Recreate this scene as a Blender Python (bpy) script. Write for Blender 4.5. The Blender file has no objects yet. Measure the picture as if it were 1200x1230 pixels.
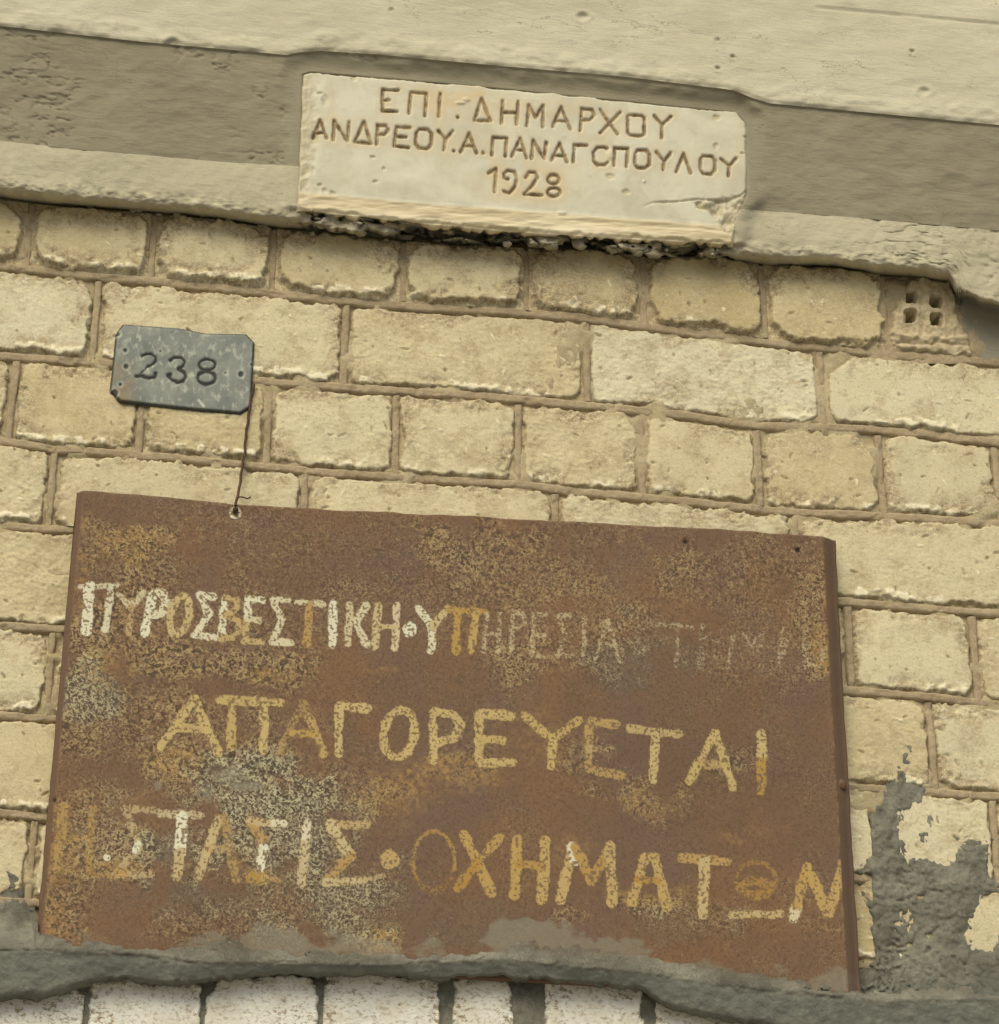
import bpy, math, random
import numpy as np

scene = bpy.context.scene
col = scene.collection
R = math.radians

# ------------------------------------------------------------------ camera
PITCH, YAW = R(26), R(11)
F_PX, W_PX, H_PX = 3000.0, 1200.0, 1230.0
cp, sp, cy, sy = math.cos(PITCH), math.sin(PITCH), math.cos(YAW), math.sin(YAW)
RIGHT = np.array([cy, -sy, 0.0])
FWD = np.array([sy * cp, cy * cp, sp])
UP = np.cross(RIGHT, FWD)
CENTRE = np.array([0.0, 0.0, 2.7])
CAM = CENTRE - 2.5 * FWD
from mathutils import Matrix
cd = bpy.data.cameras.new("camera")
cam = bpy.data.objects.new("camera", cd)
col.objects.link(cam)
m = Matrix(((RIGHT[0], UP[0], -FWD[0], CAM[0]), (RIGHT[1], UP[1], -FWD[1], CAM[1]),
            (RIGHT[2], UP[2], -FWD[2], CAM[2]), (0, 0, 0, 1)))
cam.matrix_world = m
cd.sensor_fit = 'HORIZONTAL'
cd.sensor_width = 36
cd.lens = 36 * F_PX / W_PX
cd.clip_start = 0.05
cd.clip_end = 500
scene.camera = cam

# ------------------------------------------------------------------ light
SUN_EL, SUN_AZ = R(48), R(-24)          # azimuth measured from straight in front of the wall, minus = from the left
world = bpy.data.worlds.new("World")
scene.world = world
world.use_nodes = True
wn = world.node_tree
bg = wn.nodes['Background']
sky = wn.nodes.new('ShaderNodeTexSky')
sky.sky_type = 'NISHITA'
sky.sun_disc = False
sky.sun_elevation = SUN_EL
sky.sun_rotation = math.pi - SUN_AZ
sky.dust_density = 4.0
sky.air_density = 1.0
wn.links.new(sky.outputs[0], bg.inputs[0])
bg.inputs[1].default_value = 0.08
sd = bpy.data.lights.new("sun", 'SUN')
sd.energy = 1.5
sd.angle = R(46)
sd.color = (1.0, 0.96, 0.73)
sun = bpy.data.objects.new("sun", sd)
col.objects.link(sun)
from mathutils import Vector
sun_dir = Vector((math.sin(SUN_AZ) * math.cos(SUN_EL), -math.cos(SUN_AZ) * math.cos(SUN_EL), math.sin(SUN_EL)))
sun.rotation_euler = sun_dir.to_track_quat('Z', 'Y').to_euler()
sun.location = (-1, -3, 6)
vs = scene.view_settings
vs.view_transform = 'Standard'
vs.look = 'None'
vs.exposure = 0.52
vs.gamma = 1.0

# ------------------------------------------------------------------ helpers
K = 0.00083                              # metres for one unit of the wall survey below


def P(x, y, d=0.0):
    """point of the wall-parallel plane standing d metres in front of the wall"""
    x = np.asarray(x, float); y = np.asarray(y, float)
    ax = (x - W_PX / 2) / F_PX
    ay = -(y - H_PX / 2) / F_PX
    dx = FWD[0] + ax * RIGHT[0] + ay * UP[0]
    dy = FWD[1] + ax * RIGHT[1] + ay * UP[1]
    dz = FWD[2] + ax * RIGHT[2] + ay * UP[2]
    t = (-np.asarray(d, float) - CAM[1]) / dy
    return np.stack([CAM[0] + dx * t, CAM[1] + dy * t, CAM[2] + dz * t], -1)


_rng = np.random.RandomState(7)
TAB = _rng.rand(16, 256, 256)


def vn(x, y, s=0):
    t = TAB[s % 16]
    x = x + 37.3 * s; y = y + 91.7 * s
    xi = np.floor(x).astype(int); yi = np.floor(y).astype(int)
    u = x - xi; v = y - yi
    u = u * u * u * (u * (u * 6 - 15) + 10); v = v * v * v * (v * (v * 6 - 15) + 10)
    a = t[xi & 255, yi & 255]; b = t[(xi + 1) & 255, yi & 255]
    c = t[xi & 255, (yi + 1) & 255]; d = t[(xi + 1) & 255, (yi + 1) & 255]
    return (a * (1 - u) + b * u) * (1 - v) + (c * (1 - u) + d * u) * v


def fbm(x, y, sc, oc=4, s=0, r=0.5):
    """-1..1, feature size sc"""
    x = x / sc; y = y / sc
    o = 0; a = 1; tot = 0
    for i in range(oc):
        o = o + a * (vn(x, y, s + i) * 2 - 1); tot += a
        x = x * 2.03 + 5.2; y = y * 2.03 + 1.3; a *= r
    return o / tot * 1.6


def ss(a, b, x):
    t = np.clip((x - a) / (b - a), 0, 1)
    return t * t * (3 - 2 * t)


def seg(X, Y, p, q):
    px, py = p; qx, qy = q
    dx, dy = qx - px, qy - py
    L = dx * dx + dy * dy + 1e-9
    t = np.clip(((X - px) * dx + (Y - py) * dy) / L, 0, 1)
    return np.hypot(X - px - t * dx, Y - py - t * dy)


def poly_sd(X, Y, pts):
    """signed distance, positive inside"""
    d = np.full(X.shape, 1e9); ins = np.zeros(X.shape, bool)
    n = len(pts)
    for i in range(n):
        a, b = pts[i], pts[(i + 1) % n]
        d = np.minimum(d, seg(X, Y, a, b))
        if a[1] != b[1]:
            c = ((a[1] > Y) != (b[1] > Y)) & (X < (b[0] - a[0]) * (Y - a[1]) / (b[1] - a[1]) + a[0])
            ins ^= c
    return np.where(ins, d, -d)


def line_fn(pts):
    xs = [p[0] for p in pts]; ys = [p[1] for p in pts]
    s0 = 0.088

    def f(x):
        x = np.asarray(x, float)
        y = np.interp(x, xs, ys)
        y = y + np.where(x < xs[0], (x - xs[0]) * s0, 0) + np.where(x > xs[-1], (x - xs[-1]) * s0, 0)
        return y
    return f


def mesh_obj(name, V, Fq, mat, parent=None, attrs=None, loc=None, smooth=True):
    me = bpy.data.meshes.new(name)
    V = np.ascontiguousarray(V, np.float32); Fq = np.ascontiguousarray(Fq, np.int32)
    if loc is not None:
        V = V - np.array(loc, np.float32)
    k = Fq.shape[1]
    me.vertices.add(len(V)); me.vertices.foreach_set('co', V.ravel())
    me.loops.add(Fq.size); me.loops.foreach_set('vertex_index', Fq.ravel())
    me.polygons.add(len(Fq))
    me.polygons.foreach_set('loop_start', np.arange(0, Fq.size, k, dtype=np.int32))
    me.polygons.foreach_set('loop_total', np.full(len(Fq), k, np.int32))
    me.polygons.foreach_set('use_smooth', np.full(len(Fq), smooth, bool))
    me.update(calc_edges=True)
    for an, av in (attrs or {}).items():
        a = me.attributes.new(an, 'FLOAT', 'POINT')
        a.data.foreach_set('value', np.ascontiguousarray(np.broadcast_to(av, (len(V),)), np.float32))
    me.materials.append(mat)
    o = bpy.data.objects.new(name, me)
    col.objects.link(o)
    if parent:
        o.parent = parent
    return o


def grid_obj(name, X, Y, D, mat, parent, attrs=None, keep=None, back=None, rel=None, loc=None):
    """X, Y survey coordinates, D metres in front of the wall; back: depth of a rear skirt closing the body"""
    n, mm = X.shape
    V = P(X, Y, D)
    if rel is not None:
        V[..., 1] -= rel
    V = V.reshape(-1, 3)
    idx = np.arange(n * mm).reshape(n, mm)
    q = np.stack([idx[:-1, :-1], idx[1:, :-1], idx[1:, 1:], idx[:-1, 1:]], -1)
    if keep is not None:
        kf = keep[:-1, :-1] | keep[1:, :-1] | keep[1:, 1:] | keep[:-1, 1:]
        q = q[kf]
    q = q.reshape(-1, 4)
    at = {k: np.broadcast_to(v, X.shape).ravel() for k, v in (attrs or {}).items()}
    if back is not None and keep is None:
        ring = np.concatenate([idx[0, :-1], idx[:-1, -1], idx[-1, :0:-1], idx[:0:-1, 0]])
        Vb = V[ring].copy(); Vb[:, 1] = -back
        nb = len(V) + np.arange(len(ring))
        q2 = np.stack([ring, np.roll(ring, -1), np.roll(nb, -1), nb], -1)
        V = np.concatenate([V, Vb]); q = np.concatenate([q, q2])
        at = {k: np.concatenate([v, v[ring]]) for k, v in at.items()}
        c = [nb[0], nb[mm - 1], nb[mm - 1 + n - 1], nb[2 * mm + n - 3]]
        q = np.concatenate([q, np.array([c])])
    if keep is not None:                                     # drop unused vertices
        used = np.unique(q)
        mp = np.full(len(V), -1); mp[used] = np.arange(len(used))
        V = V[used]; q = mp[q]; at = {k: v[used] for k, v in at.items()}
    return mesh_obj(name, V, q, mat, parent, at, loc)


def thing(name, label, cat, loc):
    o = bpy.data.objects.new(name, None)
    o.empty_display_size = 0.05
    col.objects.link(o); o.location = loc
    o['label'] = label; o['category'] = cat
    return o


# ---- node helper
class NT:
    def __init__(s, name):
        s.m = bpy.data.materials.new(name); s.m.use_nodes = True
        s.t = s.m.node_tree; s.n = s.t.nodes; s.b = s.n['Principled BSDF']
        s.co = s.n.new('ShaderNodeTexCoord').outputs['Object']
        s.b.inputs['Specular IOR Level'].default_value = 0.25
        s.b.inputs['Roughness'].default_value = 0.85

    def lk(s, a, i):
        if isinstance(a, (int, float)):
            i.default_value = a
        elif isinstance(a, tuple):
            i.default_value = a if len(a) == len(i.default_value) else (*a, 1)
        else:
            s.t.links.new(a, i)

    def noise(s, sc, det=4, ro=0.55, vec=None, off=0.0, stretch=None, dist=0.0):
        n = s.n.new('ShaderNodeTexNoise')
        n.inputs['Scale'].default_value = sc; n.inputs['Detail'].default_value = det
        n.inputs['Roughness'].default_value = ro; n.inputs['Distortion'].default_value = dist
        mp = s.n.new('ShaderNodeMapping'); s.lk(vec or s.co, mp.inputs[0])
        mp.inputs['Location'].default_value = (off, off * 1.7, off * 0.6)
        if stretch: mp.inputs['Scale'].default_value = stretch
        s.lk(mp.outputs[0], n.inputs['Vector'])
        return n.outputs['Fac']

    def voro(s, sc, feat='F1', off=0.0):
        n = s.n.new('ShaderNodeTexVoronoi'); n.feature = feat
        n.inputs['Scale'].default_value = sc
        mp = s.n.new('ShaderNodeMapping'); s.lk(s.co, mp.inputs[0])
        mp.inputs['Location'].default_value = (off, off, off)
        s.lk(mp.outputs[0], n.inputs['Vector'])
        return n.outputs['Distance']

    def step(s, x, a, b, o0=0.0, o1=1.0):
        n = s.n.new('ShaderNodeMapRange'); n.interpolation_type = 'SMOOTHSTEP'
        s.lk(x, n.inputs[0])
        for i, v in enumerate((a, b, o0, o1)): s.lk(v, n.inputs[i + 1])
        return n.outputs[0]

    def mth(s, op, a, b=0.0, c=0.0):
        n = s.n.new('ShaderNodeMath'); n.operation = op
        s.lk(a, n.inputs[0]); s.lk(b, n.inputs[1]); s.lk(c, n.inputs[2])
        return n.outputs[0]

    def mix(s, f, a, b):
        n = s.n.new('ShaderNodeMix'); n.data_type = 'RGBA'
        s.lk(f, n.inputs[0]); s.lk(a, n.inputs[6]); s.lk(b, n.inputs[7])
        return n.outputs[2]

    def attr(s, name):
        n = s.n.new('ShaderNodeAttribute'); n.attribute_name = name
        return n.outputs['Fac']

    def val(s, c, f):
        n = s.n.new('ShaderNodeHueSaturation'); s.lk(c, n.inputs['Color']); s.lk(f, n.inputs['Value'])
        return n.outputs[0]

    def out(s, c, bumps=(), rough=None):
        s.lk(c, s.b.inputs['Base Color'])
        if rough is not None: s.lk(rough, s.b.inputs['Roughness'])
        prev = None
        for h, st, dist in bumps:
            b = s.n.new('ShaderNodeBump')
            b.inputs['Strength'].default_value = st; b.inputs['Distance'].default_value = dist
            s.lk(h, b.inputs['Height'])
            if prev is not None: s.lk(prev, b.inputs['Normal'])
            prev = b.outputs[0]
        if prev is not None: s.lk(prev, s.b.inputs['Normal'])
        return s.m


# ------------------------------------------------------------------ materials
def brick_material():
    t = NT('brick_yellow')
    tone, pale, er, cr, pit, gap_shade = (t.attr(a) for a in ('tone', 'pale', 'er', 'cr', 'pit', 'gap_shade'))
    c = t.mix(tone, (0.49, 0.395, 0.20), (0.67, 0.605, 0.40))
    c = t.mix(pale, c, (0.66, 0.61, 0.43))
    c = t.mix(t.step(t.noise(22, 5, 0.6), 0.40, 0.66), c, t.mix(0.5, c, (0.66, 0.58, 0.36)))
    c = t.mix(t.mth('MULTIPLY', t.step(t.noise(40, 6, 0.75, off=3), 0.51, 0.64), 0.6), c, (0.42, 0.325, 0.185))
    c = t.mix(t.mth('MULTIPLY', t.step(t.noise(190, 4, 0.7, off=9, stretch=(1, 1, 1.7)), 0.52, 0.66), 0.3), c, (0.74, 0.66, 0.44))
    c = t.mix(t.mth('MULTIPLY', t.step(t.noise(260, 4, 0.6, off=5, stretch=(1, 1, 1.5)), 0.57, 0.67), 0.6), c, (0.36, 0.275, 0.15))
    c = t.mix(t.mth('MULTIPLY', t.step(t.noise(17, 6, 0.75, off=17), 0.53, 0.66), 0.6), c, (0.43, 0.345, 0.20))
    c = t.mix(t.mth('MULTIPLY', t.step(t.noise(30, 4, 0.7, off=23), 0.66, 0.76), 0.5), c, (0.56, 0.37, 0.16))
    e2 = t.mth('MULTIPLY', er, t.step(t.noise(120, 4, 0.7, off=2), 0.30, 0.62))
    c = t.mix(t.mth('MULTIPLY', e2, 0.9), c, (0.34, 0.255, 0.145))
    c = t.mix(t.mth('MULTIPLY', cr, t.step(t.noise(190, 3, 0.6, off=7), 0.28, 0.46)), c, (0.78, 0.71, 0.50))
    c = t.mix(t.mth('MULTIPLY', gap_shade, t.step(t.noise(70, 5, 0.7, off=61), 0.36, 0.58, 0.0, 0.75)), c, (0.21, 0.15, 0.08))  # groove shade along brick edges painted as dark brown, no groove modelled
    c = t.mix(t.mth('MULTIPLY', pit, 0.8), c, (0.22, 0.165, 0.09))
    fl = t.step(t.mth('ABSOLUTE', t.mth('SUBTRACT', t.noise(150, 5, 0.72, off=31, stretch=(1, 1, 1.5)), 0.5)), 0.035, 0.0)
    c = t.mix(t.mth('MULTIPLY', fl, t.mth('ADD', 0.22, t.mth('MULTIPLY', er, 0.55))), c, (0.30, 0.225, 0.12))
    f2 = t.step(t.mth('ABSOLUTE', t.mth('SUBTRACT', t.noise(170, 5, 0.72, off=41, stretch=(1, 1, 1.5)), 0.52)), 0.04, 0.0)
    c = t.mix(t.mth('MULTIPLY', f2, t.mth('ADD', 0.25, t.mth('MULTIPLY', er, 0.5))), c, (0.74, 0.67, 0.45))
    c = t.val(c, t.step(t.noise(700, 3, 0.7, off=1), 0.2, 0.8, 0.92, 1.07))
    return t.out(c, [(t.noise(200, 5, 0.65, stretch=(1, 1, 1.4)), 0.38, 0.0012), (t.noise(1100, 3, 0.7), 0.4, 0.0004)], 0.9)


def mortar_material(name, a, b, g=(0.30, 0.26, 0.19)):
    t = NT(name)
    c = t.mix(t.step(t.noise(25, 5, 0.6), 0.35, 0.65), a, b)
    c = t.mix(t.mth('MULTIPLY', t.step(t.noise(110, 5, 0.7, off=4), 0.50, 0.68), 0.6), c, g)
    c = t.mix(t.mth('MULTIPLY', t.step(t.noise(300, 4, 0.7, off=6), 0.58, 0.72), 0.5), c, (0.52, 0.45, 0.30))
    c = t.val(c, t.step(t.noise(900, 2, 0.7, off=1), 0.2, 0.8, 0.85, 1.14))
    return t.out(c, [(t.noise(260, 6, 0.75), 0.9, 0.0018), (t.noise(1200, 2, 0.7), 0.5, 0.0005)], 0.95)


def whitewash_material():
    t = NT('brick_whitewashed')
    er, cr, pit = t.attr('er'), t.attr('cr'), t.attr('pit')
    c = t.mix(t.step(t.noise(40, 4), 0.4, 0.65), (0.80, 0.78, 0.68), (0.72, 0.68, 0.56))
    f = t.mth('MULTIPLY', t.mth('ADD', er, 0.6), t.step(t.noise(210, 5, 0.75, off=3, stretch=(1, 1, 1.6)), 0.50, 0.62))
    c = t.mix(f, c, (0.36, 0.28, 0.17))
    c = t.mix(t.mth('MULTIPLY', pit, 0.85), c, (0.30, 0.23, 0.14))
    return t.out(c, [(t.noise(420, 4, 0.7), 0.6, 0.0012), (t.noise(1400, 2), 0.3, 0.0004)], 0.85)


def render_material(name, a, b, streak=(0.5, 0.46, 0.34), sfac=0.3):
    t = NT(name)
    c = t.mix(t.step(t.noise(9, 5, 0.6), 0.35, 0.68), a, b)
    c = t.mix(t.mth('MULTIPLY', t.step(t.noise(28, 6, 0.65, off=3, stretch=(0.35, 1, 1.6)), 0.5, 0.72), sfac), c, streak)
    c = t.mix(t.mth('MULTIPLY', t.step(t.noise(150, 4, 0.7, off=8), 0.62, 0.74), 0.35), c, t.mix(0.6, c, (0.25, 0.21, 0.13)))
    ck = t.step(t.mth('ABSOLUTE', t.mth('SUBTRACT', t.noise(7, 7, 0.62, off=19, stretch=(0.6, 1, 1.5)), 0.5)), 0.0035, 0.0008)
    ckm = t.mth('MULTIPLY', t.mth('MULTIPLY', ck, t.step(t.noise(9, 3, off=29), 0.48, 0.6)), 0.6)
    c = t.mix(ckm, c, (0.16, 0.135, 0.085))
    c = t.mix(t.mth('MULTIPLY', t.step(t.noise(5, 6, 0.7, off=37, stretch=(1, 1, 2)), 0.52, 0.70), 0.35), c, t.mix(0.5, c, (0.30, 0.27, 0.19)))
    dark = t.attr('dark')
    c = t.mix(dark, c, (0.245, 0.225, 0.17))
    c = t.mix(t.attr('lite'), c, (0.60, 0.54, 0.37))
    c = t.val(c, t.step(t.noise(800, 3, 0.7, off=1), 0.2, 0.8, 0.92, 1.08))
    return t.out(c, [(t.noise(90, 7, 0.7, stretch=(0.4, 1, 1.6)), 0.6, 0.0022), (t.noise(900, 3, 0.7), 0.5, 0.0006)], 0.95)


def cement_material():
    t = NT('grey_cement')
    c = t.mix(t.step(t.noise(18, 5, 0.6), 0.36, 0.66), (0.19, 0.182, 0.137), (0.275, 0.262, 0.20))
    c = t.mix(t.mth('MULTIPLY', t.step(t.noise(90, 5, 0.7, off=4), 0.5, 0.7), 0.5), c, (0.34, 0.32, 0.25))
    c = t.mix(t.mth('MULTIPLY', t.step(t.noise(160, 4, 0.7, off=9), 0.60, 0.72), 0.5), c, (0.09, 0.085, 0.065))
    c = t.val(c, t.step(t.noise(13, 5, 0.65, off=33), 0.35, 0.65, 0.72, 1.22))
    cv = t.step(t.mth('ABSOLUTE', t.mth('SUBTRACT', t.noise(75, 6, 0.7, off=43), 0.5)), 0.018, 0.0)
    c = t.mix(t.mth('MULTIPLY', cv, 0.55), c, (0.075, 0.07, 0.052))
    c = t.mix(t.mth('MULTIPLY', t.attr('rusty'), t.step(t.noise(130, 5, 0.75, off=2, stretch=(.6, 1, 1.5)), 0.30, 0.56)), c, (0.175, 0.132, 0.085))
    c = t.mix(t.attr('blue'), c, t.mix(t.step(t.noise(60, 5, 0.6, off=5), 0.4, 0.65), (0.205, 0.208, 0.165), (0.255, 0.255, 0.205)))
    c = t.val(c, t.step(t.noise(900, 2, 0.7, off=1), 0.2, 0.8, 0.88, 1.1))
    return t.out(c, [(t.noise(190, 7, 0.8), 1.0, 0.0026), (t.noise(900, 3, 0.7), 0.6, 0.0006)], 0.95)


def marble_material():
    t = NT('marble')
    gv, st, ch, lip = t.attr('groove'), t.attr('stain'), t.attr('chip'), t.attr('edge')
    c = t.mix(t.step(t.noise(14, 5, 0.6, dist=1.0), 0.38, 0.66), (0.60, 0.57, 0.43), (0.51, 0.475, 0.345))
    c = t.mix(t.mth('MULTIPLY', t.step(t.noise(45, 5, 0.65, off=3), 0.54, 0.70), 0.5), c, (0.44, 0.40, 0.28))
    c = t.mix(t.mth('MULTIPLY', t.step(t.noise(22, 5, 0.65, off=13, stretch=(1.6, 1, 0.5)), 0.52, 0.68), 0.4), c, (0.55, 0.46, 0.28))
    c = t.mix(t.mth('MULTIPLY', st, t.step(t.noise(40, 4, 0.6, off=6), 0.25, 0.7)), c, (0.58, 0.44, 0.23))
    c = t.mix(lip, c, t.mix(t.step(t.noise(40, 5, 0.6, off=7, stretch=(0.15, 1, 3.5)), 0.42, 0.62), (0.70, 0.61, 0.40), (0.52, 0.43, 0.25)))
    c = t.mix(t.mth('MULTIPLY', ch, t.step(t.noise(60, 4, 0.7, off=8), 0.3, 0.6)), c, (0.47, 0.41, 0.26))
    g2 = t.mth('MULTIPLY', gv, t.step(t.noise(130, 4, 0.7, off=5), 0.25, 0.5, 0.6, 1.0))
    c = t.mix(g2, c, t.mix(t.step(t.noise(90, 4, off=15), .4, .6), (0.16, 0.105, 0.042), (0.31, 0.225, 0.10)))
    t.b.inputs['Specular IOR Level'].default_value = 0.4
    return t.out(c, [(t.noise(90, 5, 0.6), 0.15, 0.001), (t.noise(700, 3, 0.7), 0.25, 0.0003)], 0.55)


def rust_material():
    t = NT('rusted_sheet')
    ink, wh, org = t.attr('ink'), t.attr('white'), t.attr('orange')
    spk, yel, gry, cem, rim = t.attr('spk'), t.attr('yel'), t.attr('gry'), t.attr('cem'), t.attr('rim')
    c = t.mix(t.step(t.noise(7, 5, 0.6), 0.36, 0.66), (0.162, 0.098, 0.059), (0.195, 0.110, 0.058))
    c = t.mix(t.mth('MULTIPLY', t.step(t.noise(16, 4, 0.6, off=2), 0.45, 0.68), 0.5), c, (0.145, 0.098, 0.074))
    c = t.mix(t.mth('MULTIPLY', gry, t.step(t.noise(50, 4, 0.6, off=7), 0.2, 0.6)), c, (0.135, 0.112, 0.075))
    # worm-like remains of the old yellow ground coat
    n1 = t.mth('ABSOLUTE', t.mth('SUBTRACT', t.noise(270, 1.6, 0.5, off=3, dist=0.4), 0.5))
    w1 = t.mth('ADD', 0.004, t.mth('MULTIPLY', spk, 0.105))
    w0 = t.mth('MULTIPLY', w1, 0.45)
    sp_ = t.mth('MULTIPLY', t.step(n1, w1, w0), t.step(t.noise(120, 4, 0.7, off=51), 0.62, 0.42, 0.35, 1.0))
    spc = t.mix(yel, (0.40, 0.30, 0.145), (0.45, 0.315, 0.115))
    spc = t.mix(gry, spc, (0.50, 0.46, 0.29))
    c = t.mix(t.mth('MULTIPLY', sp_, t.mth('ADD', 0.20, t.mth('MULTIPLY', spk, 0.68))), c, spc)
    # rusty dark dots
    dk = t.step(t.noise(310, 1.5, 0.5, off=8), 0.49, 0.39)
    c = t.mix(t.mth('MULTIPLY', dk, t.mth('ADD', t.mth('MULTIPLY', spk, 0.65), 0.18)), c, (0.060, 0.040, 0.024))
    # yellow / orange glazes
    c = t.mix(t.mth('MULTIPLY', yel, t.step(t.noise(150, 4, 0.65, off=5), 0.42, 0.66)), c, (0.36, 0.225, 0.085))
    # paint of the letters
    pn = t.noise(300, 3, 0.65, off=12)
    pm = t.step(t.mth('SUBTRACT', ink, t.mth('MULTIPLY', t.step(pn, 0.30, 0.74), 0.82)), -0.05, 0.10)
    pc = t.mix(org, (0.52, 0.375, 0.115), (0.42, 0.24, 0.055))
    pc = t.mix(t.mth('MULTIPLY', t.step(t.noise(60, 3, 0.6, off=11), 0.42, 0.62), 0.55), pc, (0.42, 0.28, 0.085))
    pc = t.mix(wh, pc, (0.72, 0.69, 0.51))
    hole = t.step(t.noise(330, 1.6, 0.5, off=21), 0.38, 0.50, 0.08, 1.0)
    pc = t.mix(hole, (0.20, 0.135, 0.065), pc)
    c = t.mix(t.mth('MULTIPLY', pm, t.step(ink, 0.15, 0.95, 0.25, 0.90)), c, pc)
    cm = t.mth('MULTIPLY', t.step(t.mth('SUBTRACT', cem, t.mth('MULTIPLY', t.noise(130, 6, 0.75, off=4, stretch=(.6, 1, 1.5)), 0.9)), -0.16, 0.14), 0.62)
    c = t.mix(cm, c, t.mix(t.noise(200, 4, 0.7), (0.18, 0.16, 0.112), (0.30, 0.275, 0.20)))
    c = t.mix(rim, c, (0.135, 0.085, 0.055))
    c = t.mix(t.attr('hole'), c, (0.03, 0.02, 0.015))
    c = t.val(c, t.step(t.noise(1100, 2, 0.7, off=1), 0.2, 0.8, 0.84, 1.16))
    h = t.mth('ADD', t.mth('MULTIPLY', sp_, 0.4), t.mth('MULTIPLY', pm, 0.7))
    return t.out(c, [(h, 0.35, 0.0005), (t.noise(500, 4, 0.7), 0.4, 0.0006)], 0.8)


def zinc_material():
    t = NT('weathered_zinc')
    c = t.mix(t.step(t.noise(30, 5, 0.6), 0.35, 0.65), (0.160, 0.178, 0.155), (0.225, 0.24, 0.205))
    c = t.mix(t.mth('MULTIPLY', t.step(t.noise(120, 5, 0.7, off=4, stretch=(1.2, 1, 0.7)), 0.50, 0.66), 0.75), c, (0.41, 0.42, 0.34))
    c = t.mix(t.mth('MULTIPLY', t.attr('brown'), t.step(t.noise(60, 4, off=2), 0.3, 0.6)), c, (0.22, 0.18, 0.12))
    c = t.mix(t.attr('ink'), c, (0.035, 0.035, 0.03))
    c = t.mix(t.attr('lite'), c, (0.50, 0.50, 0.42))
    t.b.inputs['Metallic'].default_value = 0.25
    return t.out(c, [(t.noise(260, 4, 0.7), 0.3, 0.0006)], 0.62)


def plain(name, c1, c2, sc=200, rough=0.8):
    t = NT(name)
    return t.out(t.mix(t.step(t.noise(sc, 4, 0.65), 0.35, 0.65), c1, c2), [(t.noise(sc * 3, 3), 0.4, 0.0005)], rough)


M_brick = brick_material()
M_white = whitewash_material()
M_bed = mortar_material('bedding_mortar', (0.43, 0.355, 0.205), (0.51, 0.43, 0.265), (0.34, 0.275, 0.16))
M_joint = mortar_material('pointing_mortar', (0.385, 0.30, 0.185), (0.445, 0.36, 0.225), (0.31, 0.24, 0.145))
M_light = render_material('pale_render', (0.58, 0.535, 0.39), (0.54, 0.495, 0.35), (0.62, 0.58, 0.44), 0.4)
M_grey = render_material('grey_render', (0.27, 0.24, 0.16), (0.305, 0.272, 0.183), (0.36, 0.325, 0.225), 0.35)
M_lip = render_material('lip_render', (0.45, 0.405, 0.28), (0.49, 0.445, 0.31), (0.36, 0.32, 0.22), 0.4)
M_cement = cement_material()
M_marble = marble_material()
M_rust = rust_material()
M_zinc = zinc_material()
M_tile = plain('terracotta', (0.40, 0.325, 0.195), (0.54, 0.455, 0.29), 130)
M_iron = plain('rusty_iron', (0.055, 0.03, 0.02), (0.12, 0.065, 0.035), 300)
M_pave = plain('paving', (0.22, 0.21, 0.18), (0.30, 0.28, 0.24), 8)
M_crumb = plain('mortar_crumbs', (0.40, 0.35, 0.23), (0.27, 0.235, 0.165), 120)

# ------------------------------------------------------------------ ground (far below the frame)
g = 30.0
ground = mesh_obj('pavement', np.array([(-g, -g, 0), (g, -g, 0), (g, g, 0), (-g, g, 0)]), np.array([[0, 1, 2, 3]]), M_pave)
ground['kind'] = 'structure'

# ------------------------------------------------------------------ survey of the courses
HL = [
    [(0, 240), (60, 247), (180, 257), (260, 264), (340, 276), (480, 290), (600, 297), (700, 300), (780, 308), (860, 311), (920, 318), (1000, 322), (1060, 331), (1135, 342), (1200, 349)],
    [(0, 320), (100, 332), (180, 338), (283, 349), (400, 361), (483, 367), (600, 374), (700, 382), (780, 394), (867, 403), (927, 412), (1000, 419), (1070, 426), (1200, 436)],
    [(0, 427), (117, 436), (300, 457), (413, 466), (533, 473), (633, 482), (710, 487), (800, 497), (907, 512), (960, 514), (1040, 516), (1107, 521), (1200, 532)],
    [(0, 530), (67, 540), (167, 546), (283, 557), (400, 569), (500, 574), (633, 584), (700, 592), (800, 601), (900, 610), (967, 617), (1073, 620), (1200, 629)],
    [(0, 631), (90, 637), (400, 668), (700, 695), (1016, 723), (1113, 731), (1200, 737)],
    [(0, 751), (76, 756), (400, 782), (700, 806), (1021, 831), (1114, 838), (1200, 846)],
    [(0, 860), (62, 864), (400, 892), (700, 920), (1027, 946), (1108, 951), (1200, 957)],
    [(0, 977), (52, 982), (400, 1010), (700, 1035), (1040, 1056), (1200, 1066)],
    [(0, 1082), (400, 1112), (700, 1137), (1040, 1160), (1200, 1172)],
]
H = [line_fn(p) for p in HL]
VJ = [
    [-260, -112, 35, 183, 328, 484, 632, 772, 916, 1062, 1168, 1310, 1460],
    [-470, -175, 115, 414, 705, 987, 1275, 1560],
    [-280, -133, 15, 170, 322, 476, 623, 771, 911, 1058, 1198, 1345, 1490],
    [-520, -235, 62, 365, 668, 957, 1250, 1540],
    [-320, -175, -28, 118, 875, 1021, 1171, 1320, 1465],
    [-510, -225, 60, 360, 830, 1119, 1410, 1700],
    [-320, -170, -22, 125, 905, 1052, 1196, 1340, 1485],
    [-540, -245, 38, 330, 850, 1135, 1430, 1710],
]
VX, VY = 600.0, H_PX / 2 - F_PX * cp / sp


def tilt(x0, y0, y):
    return x0 + (x0 - VX) * (y - y0) / (y0 - VY)


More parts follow.
